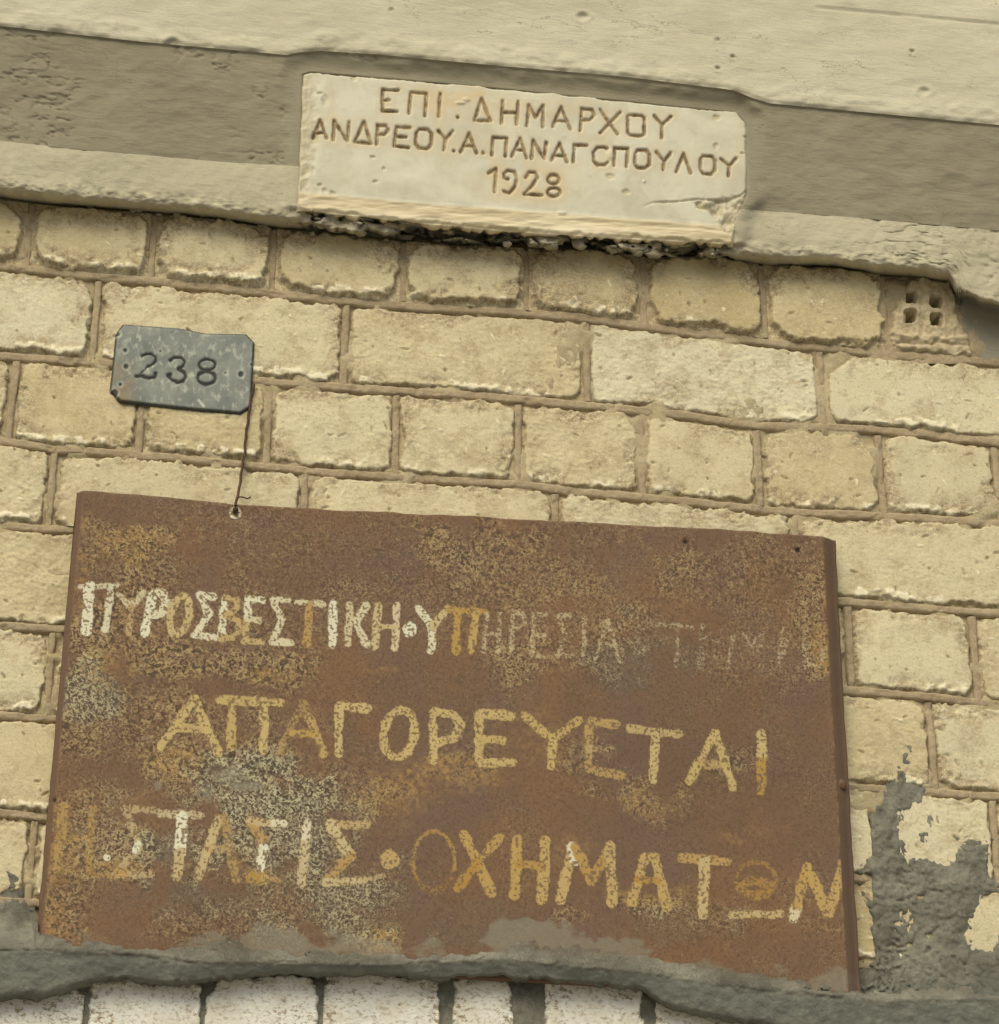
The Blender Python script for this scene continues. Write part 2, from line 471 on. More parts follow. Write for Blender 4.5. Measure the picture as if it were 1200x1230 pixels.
SIGN = [(93, 588), (1006, 645), (1037, 1196), (42, 1142)]
TONES = {(0, 0): .2, (0, 1): .3, (0, 2): .6, (0, 3): .35, (0, 4): .5, (0, 5): .1, (0, 6): .0, (0, 7): .2, (0, 8): .45,
         (1, 1): .8, (1, 2): .2, (1, 3): .7, (1, 4): .9, (1, 5): .5,
         (2, 1): .15, (2, 2): .2, (2, 4): .7, (2, 5): .0, (2, 6): .6, (2, 7): .25, (2, 8): .2, (2, 9): .8}
PALE = {(1, 1): .65, (1, 3): .35, (1, 4): .95, (1, 5): .25, (2, 4): .2, (2, 6): .35, (2, 9): .5, (4, 5): .2}

wall = thing('brick_wall', 'old yellow brick wall with raised brown mortar joints round the rusty sign', 'wall', (0, 0, 0))
rs = np.random.RandomState(11)


def hidden(x0, x1, y0, y1):
    return x0 > 150 and x1 < 960 and y0 > 660 and y1 < 1145


def build_brick(x0, x1, ft, fb, seed, tone, pale, mat=M_brick, step=1.7, round_k=5.0, ero=1.0, hw=4.6, raise_=1.0):
    ym = (float(ft((x0 + x1) / 2)) + float(fb((x0 + x1) / 2))) / 2
    yt = min(float(ft(x0)), float(ft(x1))); yb = max(float(fb(x0)), float(fb(x1)))
    mg = 3
    xs = np.arange(x0 + mg - 8, x1 - mg + 8 + step, step)
    ts = np.linspace(0, 1, int((yb - yt) / step))
    X, T = np.meshgrid(xs, ts)
    Y = (ft(X) + mg) * (1 - T) + (fb(X) - mg) * T
    XL = tilt(x0, ym, Y); XR = tilt(x1, ym, Y)
    U = (X - xs[0]) / (xs[-1] - xs[0])
    X = XL + mg + U * (XR - XL - 2 * mg)
    Y = (ft(X) + mg) * (1 - T) + (fb(X) - mg) * T
    r2 = np.random.RandomState(seed)
    o = r2.rand() * 300
    e = [Y - ft(X) - hw, fb(X) - Y - hw, X - XL - hw, XR - X - hw]
    k = round_k
    s = -k * np.log(sum(np.exp(-np.clip(v, -40, 400) / k) for v in e))
    jag = (fbm(X + o, Y, 26, 3, 1) * 2.6 + fbm(X, Y + o, 8, 4, 4) * 3.0) * r2.uniform(.45, 1.1)
    s = s - 1.0 + jag
    for cxn in range(4):                                       # corners knocked off and filled with mortar
        if r2.rand() < 0.17:
            cc = (X - XL) if cxn % 2 else (XR - X)
            rw = e[0] if cxn < 2 else e[1]
            cl = r2.uniform(16, 34)
            s = np.minimum(s, (cc * r2.uniform(.6, 1.2) + rw * r2.uniform(.6, 1.4) - cl) * 0.75 + jag * .7)
    # broken rim: a band of lower, rougher stuff just inside the outline
    band = ss(24, 5, s) * ss(-0.25 + r2.uniform(-.2, .25), 0.30, fbm(X + o, Y + o, 34, 3, 6)) * ero
    base = 3.0 * raise_ + fbm(X, Y + o, 60, 2, 2) * 1.0
    h = base - 8.5 * (1 - ss(-2.0, 3.5, s))
    vr = r2.uniform(.25, 1.25)
    h -= band * (1.1 + 1.6 * fbm(X, Y, 6, 3, 8))
    # worm-like flakes
    fl = 1 - np.abs(fbm(X + o * 2, Y * 1.4 + o, 9, 3, 3)) * 2.2
    patch = ss(0.0, 0.5, fbm(X + 3 * o, Y, 30, 3, 9))
    h += np.clip(fl, 0, 1) * (0.25 + 0.75 * patch) * 0.75 * vr
    h += fbm(X, Y * 1.5, 5, 3, 5) * 0.38 * vr
    # heaped crumbs along the lower edge
    crumb = ss(9, 3, np.abs(e[1] - 4 + jag)) * ss(0.36, 0.52, vn(X / 7 + o, Y / 7, 7)) * ss(-0.3, 0.3, fbm(X + o, Y * 0, 50, 2, 3)) * ss(-4, 2, s)
    h += crumb * 1.6
    pit = np.zeros_like(X)
    area = (x1 - x0) * (yb - yt) / 14000.0
    for i in range(int(9 * area)):
        cx = r2.uniform(x0 + 10, x1 - 10); cyy = r2.uniform(yt + 12, yb - 12)
        a = r2.choice([0.1, -0.2, 0.3, 1.1, 1.3, -1.0, 2.9]) + r2.randn() * 0.2
        L = r2.uniform(1.5, 6.5); w = r2.uniform(0.8, 1.7)
        if r2.rand() < 0.25: L = w = r2.uniform(1.2, 2.4)
        ca, sa = math.cos(a), math.sin(a)
        dx = X - cx; dy = Y - cyy
        q = np.hypot((dx * ca + dy * sa) / L, (-dx * sa + dy * ca) / w)
        g_ = ss(1.25, 0.5, q)
        if r2.rand() < 0.72:
            h -= g_ * 2.2; pit = np.maximum(pit, g_ * r2.uniform(.15, .8))
            h += ss(2.0, 1.4, q) * ss(1.0, 1.3, q) * 0.5
        else:
            h += g_ * 1.3; crumb = np.maximum(crumb, g_ * .8)
    er = np.clip(band * 1.1 + ss(4, -1, s) + 0.5 * ss(.35, .8, fbm(X + o, Y - o, 40, 3, 12)), 0, 1)
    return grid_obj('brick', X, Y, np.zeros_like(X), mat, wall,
                    dict(tone=tone, pale=pale * ss(-1.0, 0.2, fbm(X - o, Y, 90, 2, 11) + pale), gap_shade=ss(2.4, .5, np.abs(s - 1.2 + .8 * fbm(X, Y, 6, 2, 14))), er=er, cr=np.clip(crumb * 1.7, 0, 1), pit=pit),
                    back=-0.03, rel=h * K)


for ci, js in enumerate(VJ):
    ft, fb = H[ci], H[ci + 1]
    for bi in range(len(js) - 1):
        x0, x1 = js[bi], js[bi + 1]
        if x1 - x0 > 310: continue                             # gap of the survey behind the sign
        if ci == 0 and x0 in (1062, 1168): continue            # hollow tile and the render beside it
        ya, yb = float(ft(x0)), float(fb(x1))
        if hidden(x0, x1, ya, yb): continue
        off = x1 < -20 or x0 > 1220
        tone = TONES.get((ci, bi - 1), rs.rand())
        pale = PALE.get((ci, bi), 0.0) if ci < 3 else (0.3 * rs.rand() * 2.2 if rs.rand() < .5 else 0.0)
        ft2 = (lambda x, f=ft: f(x) - 3) if ci == 0 else ft
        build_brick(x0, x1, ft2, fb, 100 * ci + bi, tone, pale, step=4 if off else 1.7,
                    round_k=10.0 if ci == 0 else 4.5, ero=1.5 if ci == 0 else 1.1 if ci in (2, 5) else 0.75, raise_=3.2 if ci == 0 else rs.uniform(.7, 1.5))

# mortar bed behind and between the bricks
st = 2.6
X, Y = np.meshgrid(np.arange(-560, 1760, st * 1.2), np.arange(215, 1330, st))
dj = -3.0 + fbm(X, Y, 30, 3, 3) * 1.0 + fbm(X, Y, 7, 3, 8) * 1.0
top = H[0](X)
dj = dj + 4.6 * ss(0.1, 0.5, fbm(X + 50, Y + 9, 28, 3, 13)) - 26 * ss(9, -4, Y - top)
TILE = (1085, 1130, 351, 393)
tk = ~((X > TILE[0]) & (X < TILE[1]) & (Y > TILE[2]) & (Y < TILE[3]))
bed = grid_obj('mortar_bed', X, Y, np.zeros_like(X), M_bed, wall, rel=dj * K, keep=tk)
bed['label'] = 'tan mortar filling the gaps between the yellow bricks'


def strip(xs, ys, hw, top_h, seed, normal_xy, name='mortar_joint', mat=M_joint):
    """half-round ribbon of mortar following a polyline of survey points"""
    xs = np.asarray(xs, float); ys = np.asarray(ys, float)
    c = np.linspace(-1, 1, 13)
    L = np.arange(len(xs)) * 1.0
    wv = hw * (0.98 + 0.10 * fbm(xs + seed * 17, ys, 30, 3, 2) + 0.08 * fbm(xs, ys + seed * 9, 7, 2, 5))
    X = xs[:, None] + normal_xy[0] * c[None, :] * wv[:, None] + (fbm(xs + seed, ys, 60, 2, 4) * 0.9 * normal_xy[0])[:, None]
    Y = ys[:, None] + normal_xy[1] * c[None, :] * wv[:, None] + (fbm(xs + seed, ys, 60, 2, 4) * 0.9 * normal_xy[1])[:, None]
    prof = np.sqrt(np.clip(1 - np.abs(c) ** 4.0, 0, 1))
    h = -6 + (6 + top_h) * prof[None, :] + fbm(X, Y, 22, 3, 6) * 1.0 + fbm(X, Y, 5, 3, 9) * 0.6
    h = h - 1.8 * ss(0.5, 0.8, fbm(X + 9 * seed, Y, 18, 3, 10))
    o = grid_obj(name, X, Y, np.zeros_like(X), mat, wall, rel=h * K)
    return o


for i in range(1, 9):
    xs = np.arange(-540, 1750, 2.4)
    if i <= 3:
        strip(xs, H[i](xs), 6.3, 2.6, i, (0.0, 1.0))
    else:
        a = xs[xs < 130]; b = xs[xs > 975]
        strip(a, H[i](a), 6.3, 2.6, i, (0.0, 1.0))
        strip(b, H[i](b), 6.3, 2.6, i + 20, (0.0, 1.0))
for ci, js in enumerate(VJ):
    for x0 in js:
        if ci == 0 and x0 in (1168,): continue
        y0 = float(H[ci](x0)); y1 = float(H[ci + 1](x0))
        if 150 < x0 < 960 and y0 > 670: continue
        ys = np.arange(y0 + (6 if ci else 3), y1 - 2, 2.0)
        strip(tilt(x0, (y0 + y1) / 2, ys), ys, 5.6, 2.2, int(x0) % 97, (1.0, 0.0))

# whitewashed bricks below the cement band
wt = line_fn([(0, 1188), (110, 1174), (240, 1176), (380, 1168), (520, 1172), (615, 1172), (770, 1182), (900, 1215), (1200, 1238)])
wb = line_fn([(0, 1300), (600, 1290), (1200, 1340)])
for k, (x0, x1) in enumerate([(-190, -40), (-40, 101), (101, 242), (242, 384), (384, 529), (540, 618), (650, 775), (783, 925), (925, 1065), (1065, 1210), (1210, 1350)]):
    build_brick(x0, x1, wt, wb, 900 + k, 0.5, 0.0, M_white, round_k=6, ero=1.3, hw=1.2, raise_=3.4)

# ------------------------------------------------------------------ hollow clay tile
tile_poly = [(1066, 420), (1070, 385), (1076, 362), (1085, 346), (1094, 334), (1142, 338), (1150, 360), (1151, 384), (1163, 402), (1168, 430), (1120, 429)]
X, Y = np.meshgrid(np.arange(1058, 1176, 1.2), np.arange(328, 436, 1.2))
s = poly_sd(X, Y, tile_poly) + fbm(X, Y, 12, 4, 2) * 4.0
h = 6 + fbm(X, Y, 14, 3, 3) * 1.6 + fbm(X, Y, 5, 3, 5) * 1.0 + 2.5 * ss(3.5, 1, np.abs(Y - 405 - (X - 1070) * .05 + fbm(X, Y, 12, 2, 2) * 3)) - 2.5 * ss(3, 1, np.abs(Y - 412 - (X - 1070) * .05 + fbm(X, Y, 12, 2, 4) * 3)) - 14 * (1 - ss(-3, 4, s))
for (cx, cyy) in [(1092, 359), (1123, 365), (1091, 383), (1123, 387)]:
    q = np.maximum(np.abs(X - cx) - (cx - 600) * 0, 0) ** 4 + np.abs(Y - cyy) ** 4
    q = q ** 0.25 + fbm(X, Y, 6, 3, 4) * .8
    h -= 34 * ss(8.2, 7.0, q)
    h += 0.9 * ss(3, 1, np.abs(q - 9.5))
tile = grid_obj('hollow_brick', X, Y, np.zeros_like(X), M_tile, wall, rel=h * K, back=-0.035)
tile['label'] = 'broken reddish hollow brick with four square holes'
X, Y = np.meshgrid(np.arange(1046, 1185, 2.0), np.arange(330, 440, 2.0))
h = 1.2 + fbm(X, Y, 16, 4, 7) * 2.5 - 12 * ss(342, 326, Y + fbm(X, Y, 15, 2, 3) * 3)
tk = ~((X > TILE[0]) & (X < TILE[1]) & (Y > TILE[2]) & (Y < TILE[3]))
o = grid_obj('mortar_packing', X, Y, np.zeros_like(X), M_joint, wall, rel=h * K, keep=tk)

# ------------------------------------------------------------------ rendered beam above the wall
beam = thing('rendered_beam', 'pale rendered beam with a grey band running above the brick wall', 'beam', tuple(P(600, 250, 0.0)))
BL = tuple(beam.location)
T0 = line_fn([(0, -160), (1200, -50)])
T1 = line_fn([(0, 31), (170, 50), (345, 66), (358, 63), (385, 61), (450, 65), (600, 79), (750, 92), (880, 108), (905, 118), (925, 124), (1000, 131), (1200, 150)])
T2 = line_fn([(0, 169), (100, 180), (275, 195), (350, 199), (900, 252), (1000, 259), (1200, 277)])
T3 = line_fn([(0, 238), (60, 246), (180, 256), (250, 262), (335, 275), (360, 276), (400, 279), (500, 289), (600, 296), (700, 299), (780, 308), (860, 311), (920, 320), (1000, 321), (1050, 330), (1095, 333), (1140, 340), (1150, 354), (1157, 392), (1168, 422), (1182, 432), (1200, 434), (1280, 438)])
PLQ = [(361, 88), (372, 84), (560, 100), (885, 133), (899, 148), (900, 236), (884, 262), (880, 290), (582, 272), (356, 252)]
xs = np.arange(-560, 1760, 2.2)


def beam_depth(X, Y):
    """metres in front of the wall"""
    t = (Y - T1(X)) / (T2(X) - T1(X))
    dp = 0.048 - 0.014 * np.clip(t, 0, 1)
    dp = np.where(t < 0, 0.048 + 0.002 * ss(0, -0.1, t), dp)
    u = np.clip((Y - T2(X)) / (T3(X) - T2(X)), 0, 1)
    dp = dp + np.where(t > 1, 0.003 * np.sin(u * math.pi), 0)
    roll = np.clip((Y - (T3(X) - 20)) / 20, 0, 1)
    dp = dp - 0.045 * roll ** 3.2 * ss(1150, 1141, X)
    return dp


def relief_common(X, Y, D):
    D = D + fbm(X, Y * 1.3, 160, 3, 2) * 0.0022 + fbm(X, Y * 1.7, 40, 3, 6) * 0.0007
    return D


bot_l = line_fn([(350, 250), (361, 252), (582, 275), (700, 283), (880, 293), (900, 295)])


def pocket(X, Y, D):
    s = poly_sd(X, Y, PLQ)
    f = ss(-24, -3, s + fbm(X, Y, 20, 2, 3) * 2)
    f = f * ss(4, -4, Y - bot_l(X))
    return D * (1 - f) + (0.0400 - 0.014 * ss(2, 9, s)) * f


def rows(fa, fb, n):
    t = np.linspace(0, 1, n)
    X = np.broadcast_to(xs, (n, len(xs))).copy()
    Y = fa(X) * (1 - t[:, None]) + fb(X) * t[:, None]
    return X, Y


# pale fascia
X, Y = rows(T0, T1, 92)
D = relief_common(X, Y, np.full_like(X, 0.050))
ed = T1(X) - Y
D += 0.0014 * ss(24, 14, ed + 6 * fbm(X, Y * 2, 24, 3, 2)) * ss(-.3, .2, fbm(X, Y, 60, 2, 4)) - 0.002 * ss(5, 0, ed) + fbm(X * .5, Y, 9, 4, 4) * 0.0010 * ss(40, 5, ed) + fbm(X * .3, Y, 12, 4, 8) * 0.0003
for (cx, cyy, r_) in [(700, 20, 4), (862, 48, 2), (1110, 110, 4), (1095, 62, 2), (208, 52, 5), (470, 12, 2), (880, 68, 2), (862, 82, 2)]:
    q = np.hypot((X - cx) / 1.6, Y - cyy) / r_
    D -= 0.0022 * ss(1.3, .5, q); D += .0008 * ss(.6, 0, np.abs(q - 1.6))
D -= 0.0015 * ss(1.6, 0.4, np.abs(Y - (2 + (X - 900) * 0.088) - fbm(X, Y * 0, 30, 2, 1))) * (X > 980)
fz = grid_obj('fascia', X, Y, D, M_light, beam, dict(dark=0 * X, lite=0 * X), loc=BL)
# grey band
X, Y = rows(T1, T2, 96)
D = relief_common(X, Y, beam_depth(X, Y))
lc = ss(0.25, 0.55, fbm(X, Y, 90, 3, 8)) * ss(700, 400, X)
rg = np.clip(1 - np.abs(fbm(X * 0.45, Y, 10, 4, 3)) * 3.5, 0, 1)
D -= rg ** 2 * lc * 0.0016
D += fbm(X * 0.5, Y, 12, 4, 7) * 0.0005
D = pocket(X, Y, D)
D = D + 0.002 * ss(3, 0, Y - T1(X))
sP = poly_sd(X, Y, PLQ)
grey = grid_obj('grey_band', X, Y, D, M_grey, beam, dict(dark=0 * X, lite=0.35 * ss(14, 3, np.abs(Y - T1(X) - 1)) * 0), loc=BL)
# lower lip
n = 84
X, Y = rows(T2, T3, n)
D = relief_common(X, Y, beam_depth(X, Y))
u = (Y - T2(X)) / (T3(X) - T2(X))
inpl = ss(350, 375, X) * ss(900, 870, X)
rough = 0.5 + 1.5 * ss(0.5, 0.8, u) + 0.5 * ss(1000, 1080, X)
D += (fbm(X, Y, 15, 5, 3) * 0.0012 + fbm(X, Y, 5, 3, 6) * 0.0005) * rough
dip = np.clip(1 - np.abs(fbm(X * 0.5, Y, 13, 4, 3)) * 4, 0, 1) ** 2
D -= dip * 0.0015 * ss(1000, 1080, X)
T3p = T3(X)
dist3 = T3p - Y
D = pocket(X, Y, D)
# lumps and dark hollows under the stone
lump = fbm(X, Y, 16, 4, 9)
D = D * (1 - inpl * ss(40, 30, dist3)) + inpl * ss(40, 30, dist3) * (0.0365 - 0.034 * ss(7, 0, dist3 + 5 * fbm(X, Y * 0, 14, 3, 5))) + inpl * ss(28, 18, dist3) * (lump * 0.007 - 0.004 - 0.012 * ss(.84, .98, 1 - np.abs(fbm(X * .8, Y, 17, 3, 4))))
hole = inpl * ss(20, 13, dist3) * ss(-0.05, 0.2, fbm(X * 0.45, Y, 22, 3, 12)) * ss(380, 450, X)
D -= hole * 0.030
fill = ss(-3, 5, Y - 352 - 0.2 * (X - 1143) + 3 * fbm(X, Y, 16, 3, 4)) * ss(1141, 1149, X)
D = D * (1 - fill) + (0.002 + fbm(X, Y, 40, 3, 3) * 0.001) * fill
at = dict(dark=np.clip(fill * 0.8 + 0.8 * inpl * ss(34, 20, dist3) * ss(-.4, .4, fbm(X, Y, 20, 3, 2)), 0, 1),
          lite=np.clip(0.6 * ss(0.2, 0.6, fbm(X, Y, 14, 4, 10)) * ss(0.45, 0.7, u) * (1 - fill) * (1 - inpl * ss(45, 30, dist3)), 0, 1))
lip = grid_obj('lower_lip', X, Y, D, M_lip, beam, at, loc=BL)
# rear of the beam so that it is a body with depth
mb = P(np.array([-560, 1760, 1760, -560]), np.array([T0(-560), T0(1760), T0(1760), T0(-560)]), 0.060)
mb[2:, 1] = 0.3; mb = np.concatenate([mb, mb + np.array([0, 0, 0.002])])
mesh_obj('beam_top', mb, np.array([[0, 1, 2, 3], [4, 7, 6, 5], [0, 4, 5, 1], [1, 5, 6, 2], [2, 6, 7, 3], [3, 7, 4, 0]]), M_light, beam, dict(dark=np.zeros(8), lite=np.zeros(8)), BL, False)

# broken bits of mortar wedged in the gap under the stone
rr = np.random.RandomState(5)


def pebble(x, y, d, r, mat, parent, name, loc=None, sq=(1, 1, 1)):
    import itertools
    t = (1 + 5 ** .5) / 2
    v = np.array([(-1, t, 0), (1, t, 0), (-1, -t, 0), (1, -t, 0), (0, -1, t), (0, 1, t), (0, -1, -t), (0, 1, -t), (t, 0, -1), (t, 0, 1), (-t, 0, -1), (-t, 0, 1)])
    f = np.array([(0, 11, 5), (0, 5, 1), (0, 1, 7), (0, 7, 10), (0, 10, 11), (1, 5, 9), (5, 11, 4), (11, 10, 2), (10, 7, 6), (7, 1, 8), (3, 9, 4), (3, 4, 2), (3, 2, 6), (3, 6, 8), (3, 8, 9), (4, 9, 5), (2, 4, 11), (6, 2, 10), (8, 6, 7), (9, 8, 1)])
    # one subdivision
    vs_ = [tuple(p) for p in v]; mid = {}
    def mp(a, b):
        k_ = (min(a, b), max(a, b))
        if k_ not in mid:
            vs_.append(tuple((np.array(vs_[a]) + np.array(vs_[b])) / 2)); mid[k_] = len(vs_) - 1
        return mid[k_]
    nf = []
    for a, b, c in f:
        ab, bc, ca = mp(a, b), mp(b, c), mp(c, a)
        nf += [(a, ab, ca), (b, bc, ab), (c, ca, bc), (ab, bc, ca)]
    v = np.array(vs_); v /= np.linalg.norm(v, axis=1)[:, None]
    v *= (1 + 0.22 * rr.randn(len(v)))[:, None]
    v = v * np.array(sq) * r * K + P(x, y, d)
    return mesh_obj(name, v, np.array(nf), mat, parent, None, loc)


for i in range(30):
    x = rr.uniform(372, 868) if i < 20 else rr.uniform(20, 350)
    y = float(T3(x)) - (rr.uniform(2, 17) if i < 20 else rr.uniform(-1, 3))
    pebble(x, y, 0.027 if i < 20 else 0.004, rr.uniform(4, 8) if i < 20 else rr.uniform(2, 4), M_crumb, wall, 'mortar_crumb', sq=(1.4, .9, .8))

# ------------------------------------------------------------------ inscribed marble stone
def C(ox, oy, pts, sc=4.0):
    return [(ox + a / sc, oy + b / sc) for a, b in pts]


def closed(p): return p + [p[0]]


def ell(cx, cy_, rx, ry, a0=0, a1=360, n=16, sh=0.0):
    r = []
    for i in range(n + 1):
        a = R(a0 + (a1 - a0) * i / n)
        r.append((cx + rx * math.cos(a) - sh * math.sin(a), cy_ + ry * math.sin(a)))
    return r


A = lambda *p: C(360, 80, p)
B = lambda *p: C(620, 90, p)
CARVE = [
    A((475, 112), (400, 110), (398, 213), (470, 215)), A((400, 160), (430, 161)),
    A((525, 225), (535, 123), (610, 130), (602, 235)), A((675, 130), (668, 240)), A((760, 244), (762, 246)),
    closed(A((875, 155), (840, 258), (918, 262))), A((975, 165), (970, 272)), A((1050, 168), (1042, 278)), A((972, 220), (1045, 222)),
    B((50, 245), (62, 145), (95, 205), (130, 148), (128, 250)),
    B((175, 250), (217, 155), (260, 262)), B((190, 220), (248, 224)),
    B((308, 268), (316, 162), (365, 166), (378, 190), (355, 215), (313, 216)),
    B((405, 165), (488, 282)), B((500, 178), (405, 278)),
    closed(B((545, 190), (605, 194), (618, 206), (615, 285), (600, 292), (548, 288), (538, 276), (538, 200))),
    B((665, 195), (702, 238), (745, 200)), B((702, 238), (700, 300)),
    A((65, 340), (100, 255), (130, 345)), A((78, 315), (120, 318)),
    A((162, 350), (166, 260), (230, 355), (238, 265)), closed(A((310, 265), (265, 360), (342, 367))),
    A((370, 372), (376, 280), (415, 284), (426, 303), (408, 326), (375, 326)),
    A((530, 293), (465, 290), (456, 380), (525, 388)), A((460, 335), (512, 337)),
    closed(A((575, 300), (618, 302), (635, 322), (632, 372), (614, 393), (575, 391), (558, 370), (560, 320))),
    A((668, 308), (702, 350), (735, 310)), A((702, 350), (692, 400)), A((740, 405), (742, 407)),
    A((775, 410), (815, 322), (850, 415)), A((790, 380), (838, 382)), A((882, 415), (884, 417)),
    A((922, 425), (930, 340), (995, 345), (988, 430)),
    A((1020, 430), (1060, 345), (1090, 438)), A((1035, 400), (1080, 402)),
    A((1115, 440), (1122, 355), (1175, 442), (1185, 365)),
    B((170, 412), (210, 330), (245, 418)), B((185, 385), (235, 388)), B((275, 418), (280, 336), (342, 338)),
    B((436, 352), (422, 346), (392, 347), (372, 370), (374, 412), (394, 432), (428, 430), (440, 420)),
    B((470, 435), (476, 350), (538, 354), (530, 440)),
    closed(B((585, 360), (628, 362), (642, 382), (640, 430), (622, 448), (585, 446), (570, 427), (572, 378))),
    B((675, 370), (712, 415), (745, 372)), B((712, 415), (708, 455)), B((770, 465), (806, 378), (840, 470)),
    closed(B((900, 388), (943, 390), (957, 410), (955, 457), (937, 476), (900, 473), (885, 452), (887, 405))),
    B((985, 400), (1026, 436), (1058, 400)), B((1026, 436), (1020, 485)),
    A((908, 512), (945, 490), (937, 602)),
    A((1002, 540), (984, 535), (982, 515), (1002, 498), (1032, 505), (1044, 538), (1034, 578), (1008, 608), (980, 598)),
    A((1088, 532), (1103, 508), (1132, 508), (1143, 532), (1118, 572), (1080, 612), (1165, 618)),
    C(620, 90, ell(180, 502, 27, 22)), C(620, 90, ell(182, 562, 30, 21)),
]
stn = thing('marble_plaque', 'pale marble plaque carved with Greek letters and 1928 set under the beam', 'plaque', tuple(P(630, 275, 0.052)))
SL = tuple(stn.location)
px = np.arange(350, 908, 1.15)
top = line_fn([(350, 87), (372, 84.5), (450, 88), (600, 104), (750, 118), (885, 131), (900, 134)])
frt = line_fn([(350, 228), (361, 231), (520, 246), (678, 257), (880, 273), (900, 275)])
bot = line_fn([(350, 250), (361, 252), (582, 275), (700, 283), (880, 293), (900, 295)])
t = np.linspace(-0.02, 1.0, 176)
X = np.broadcast_to(px, (len(t), len(px))).copy()
Y = top(X) * (1 - t[:, None]) + bot(X) * t[:, None]
OUT = [(364, 87), (375, 85.5), (560, 101), (884, 133), (897, 148), (898, 238), (886, 258), (879, 302), (582, 286), (357, 264), (359, 180)]
s = poly_sd(X, Y, OUT) + fbm(X, Y, 22, 4, 3) * 1.2 + fbm(X, Y, 5, 3, 7) * 0.5
g_ = np.full(X.shape, 99.0)
for pl in CARVE:
    for a, b in zip(pl[:-1], pl[1:]):
        mx0, mx1 = min(a[0], b[0]) - 9, max(a[0], b[0]) + 9
        cs = slice(np.searchsorted(px, mx0), np.searchsorted(px, mx1))
        g_[:, cs] = np.minimum(g_[:, cs], seg(X[:, cs], Y[:, cs], a, b))
gj = g_ + fbm(X, Y, 5, 3, 2) * 0.5
groove = ss(2.7, 1.1, gj)
below = ss(-2, 2, Y - frt(X))
ub = np.clip((Y - frt(X)) / (bot(X) - frt(X)), 0, 1)
h = fbm(X, Y, 80, 3, 2) * 0.8 + fbm(X, Y, 18, 3, 4) * 0.25
h -= 3.2 * np.clip(1 - gj / 2.9, 0, 1)
h += below * (1.2 * np.sqrt(ub + 0.0001) - 3.5 * ss(0.82, 1.0, ub + .12 * fbm(X, Y * 0, 14, 3, 5))) + below * fbm(X * 0.15, Y, 5, 3, 5) * 0.9
h -= 5 * (1 - ss(-2, 3.5, s))
h += 1.2 * ss(5, 0, np.abs(Y - frt(X) - 1)) * 0.6
# chipped left edge and broken right lower corner with its crack
chip = ss(26, 6, (X - 362) + fbm(X, Y, 30, 3, 8) * 12 - 5 * np.sin(Y / 20)) * (1 - below * 0.6)
crk_pts = [(768, 250), (785, 243), (815, 242), (840, 239), (870, 241), (890, 235), (899, 226)]
ck = np.full(X.shape, 99.0)
for a, b in zip(crk_pts[:-1], crk_pts[1:]): ck = np.minimum(ck, seg(X, Y, a, b))
crack = ss(1.8, 0.5, ck + fbm(X, Y, 7, 2, 5) * 0.7) * ss(765, 800, X)
h -= crack * 2.2
corner = ss(-2, 6, poly_sd(X, Y, [(832, 243), (905, 232), (905, 300), (874, 284), (858, 262)]) + fbm(X, Y, 14, 3, 9) * 5)
h -= corner * (3 + 3.5 * fbm(X, Y, 12, 3, 4))
h -= chip * (0.5 + 1.8 * np.abs(fbm(X, Y, 14, 3, 6)))
spots = [(391, 120, 5, 5), (384, 112, 3, 2), (448, 188, 3, 2), (451, 218, 3, 2), (461, 202, 2, 2), (384, 222, 3, 2), (390, 228, 4, 3), (400, 232, 4, 3), (861, 141, 4, 3), (860, 175, 3, 4), (896, 164, 3, 1.5), (891, 184, 3, 1.5), (425, 93, 3, 3), (752, 230, 5, 3), (733, 212, 5, 3)]
sp_m = np.zeros_like(X)
for (cx, cyy, rx, ry) in spots:
    q = np.hypot((X - cx) / rx, (Y - cyy) / ry) + fbm(X, Y, 6, 2, 3) * .3
    h -= 1.6 * ss(1.3, 0.5, q); sp_m = np.maximum(sp_m, ss(1.4, .7, q))
for (cx, cyy, rx, ry) in [(553, 124, 7, 2), (560, 120, 5, 3), (733, 186, 5, 6), (675, 256, 6, 3), (774, 218, 2, 2), (471, 106, 8, 1.5), (467, 131, 5, 1.5)]:
    q = np.hypot((X - cx) / rx, (Y - cyy) / ry); h += 1.6 * ss(1.2, 0.4, q); groove *= 1 - ss(1.2, 0.6, q)
stain = np.clip(ss(16, 2, g_) * 0.45 + 0.9 * np.exp(-((X - 555) / 45) ** 2 - ((Y - 118) / 16) ** 2) + .5 * np.exp(-((X - 640) / 70) ** 2 - ((Y - 220) / 26) ** 2)
                + .45 * np.exp(-((X - 680) / 30) ** 2 - ((Y - 125) / 14) ** 2) + 1.0 * np.exp(-((X - 858) / 32) ** 2 - ((Y - 280) / 11) ** 2), 0, 1)
slab = grid_obj('slab', X, Y, np.full_like(X, 0.0415), M_marble, stn,
                dict(groove=groove, stain=stain, chip=np.clip(chip + corner + sp_m * .9 + crack, 0, 1), edge=below), rel=h * K, keep=s > -1.2, loc=SL)
md = slab.modifiers.new('thickness', 'SOLIDIFY'); md.thickness = 0.007; md.offset = -1
slab.name = 'inscribed_slab'

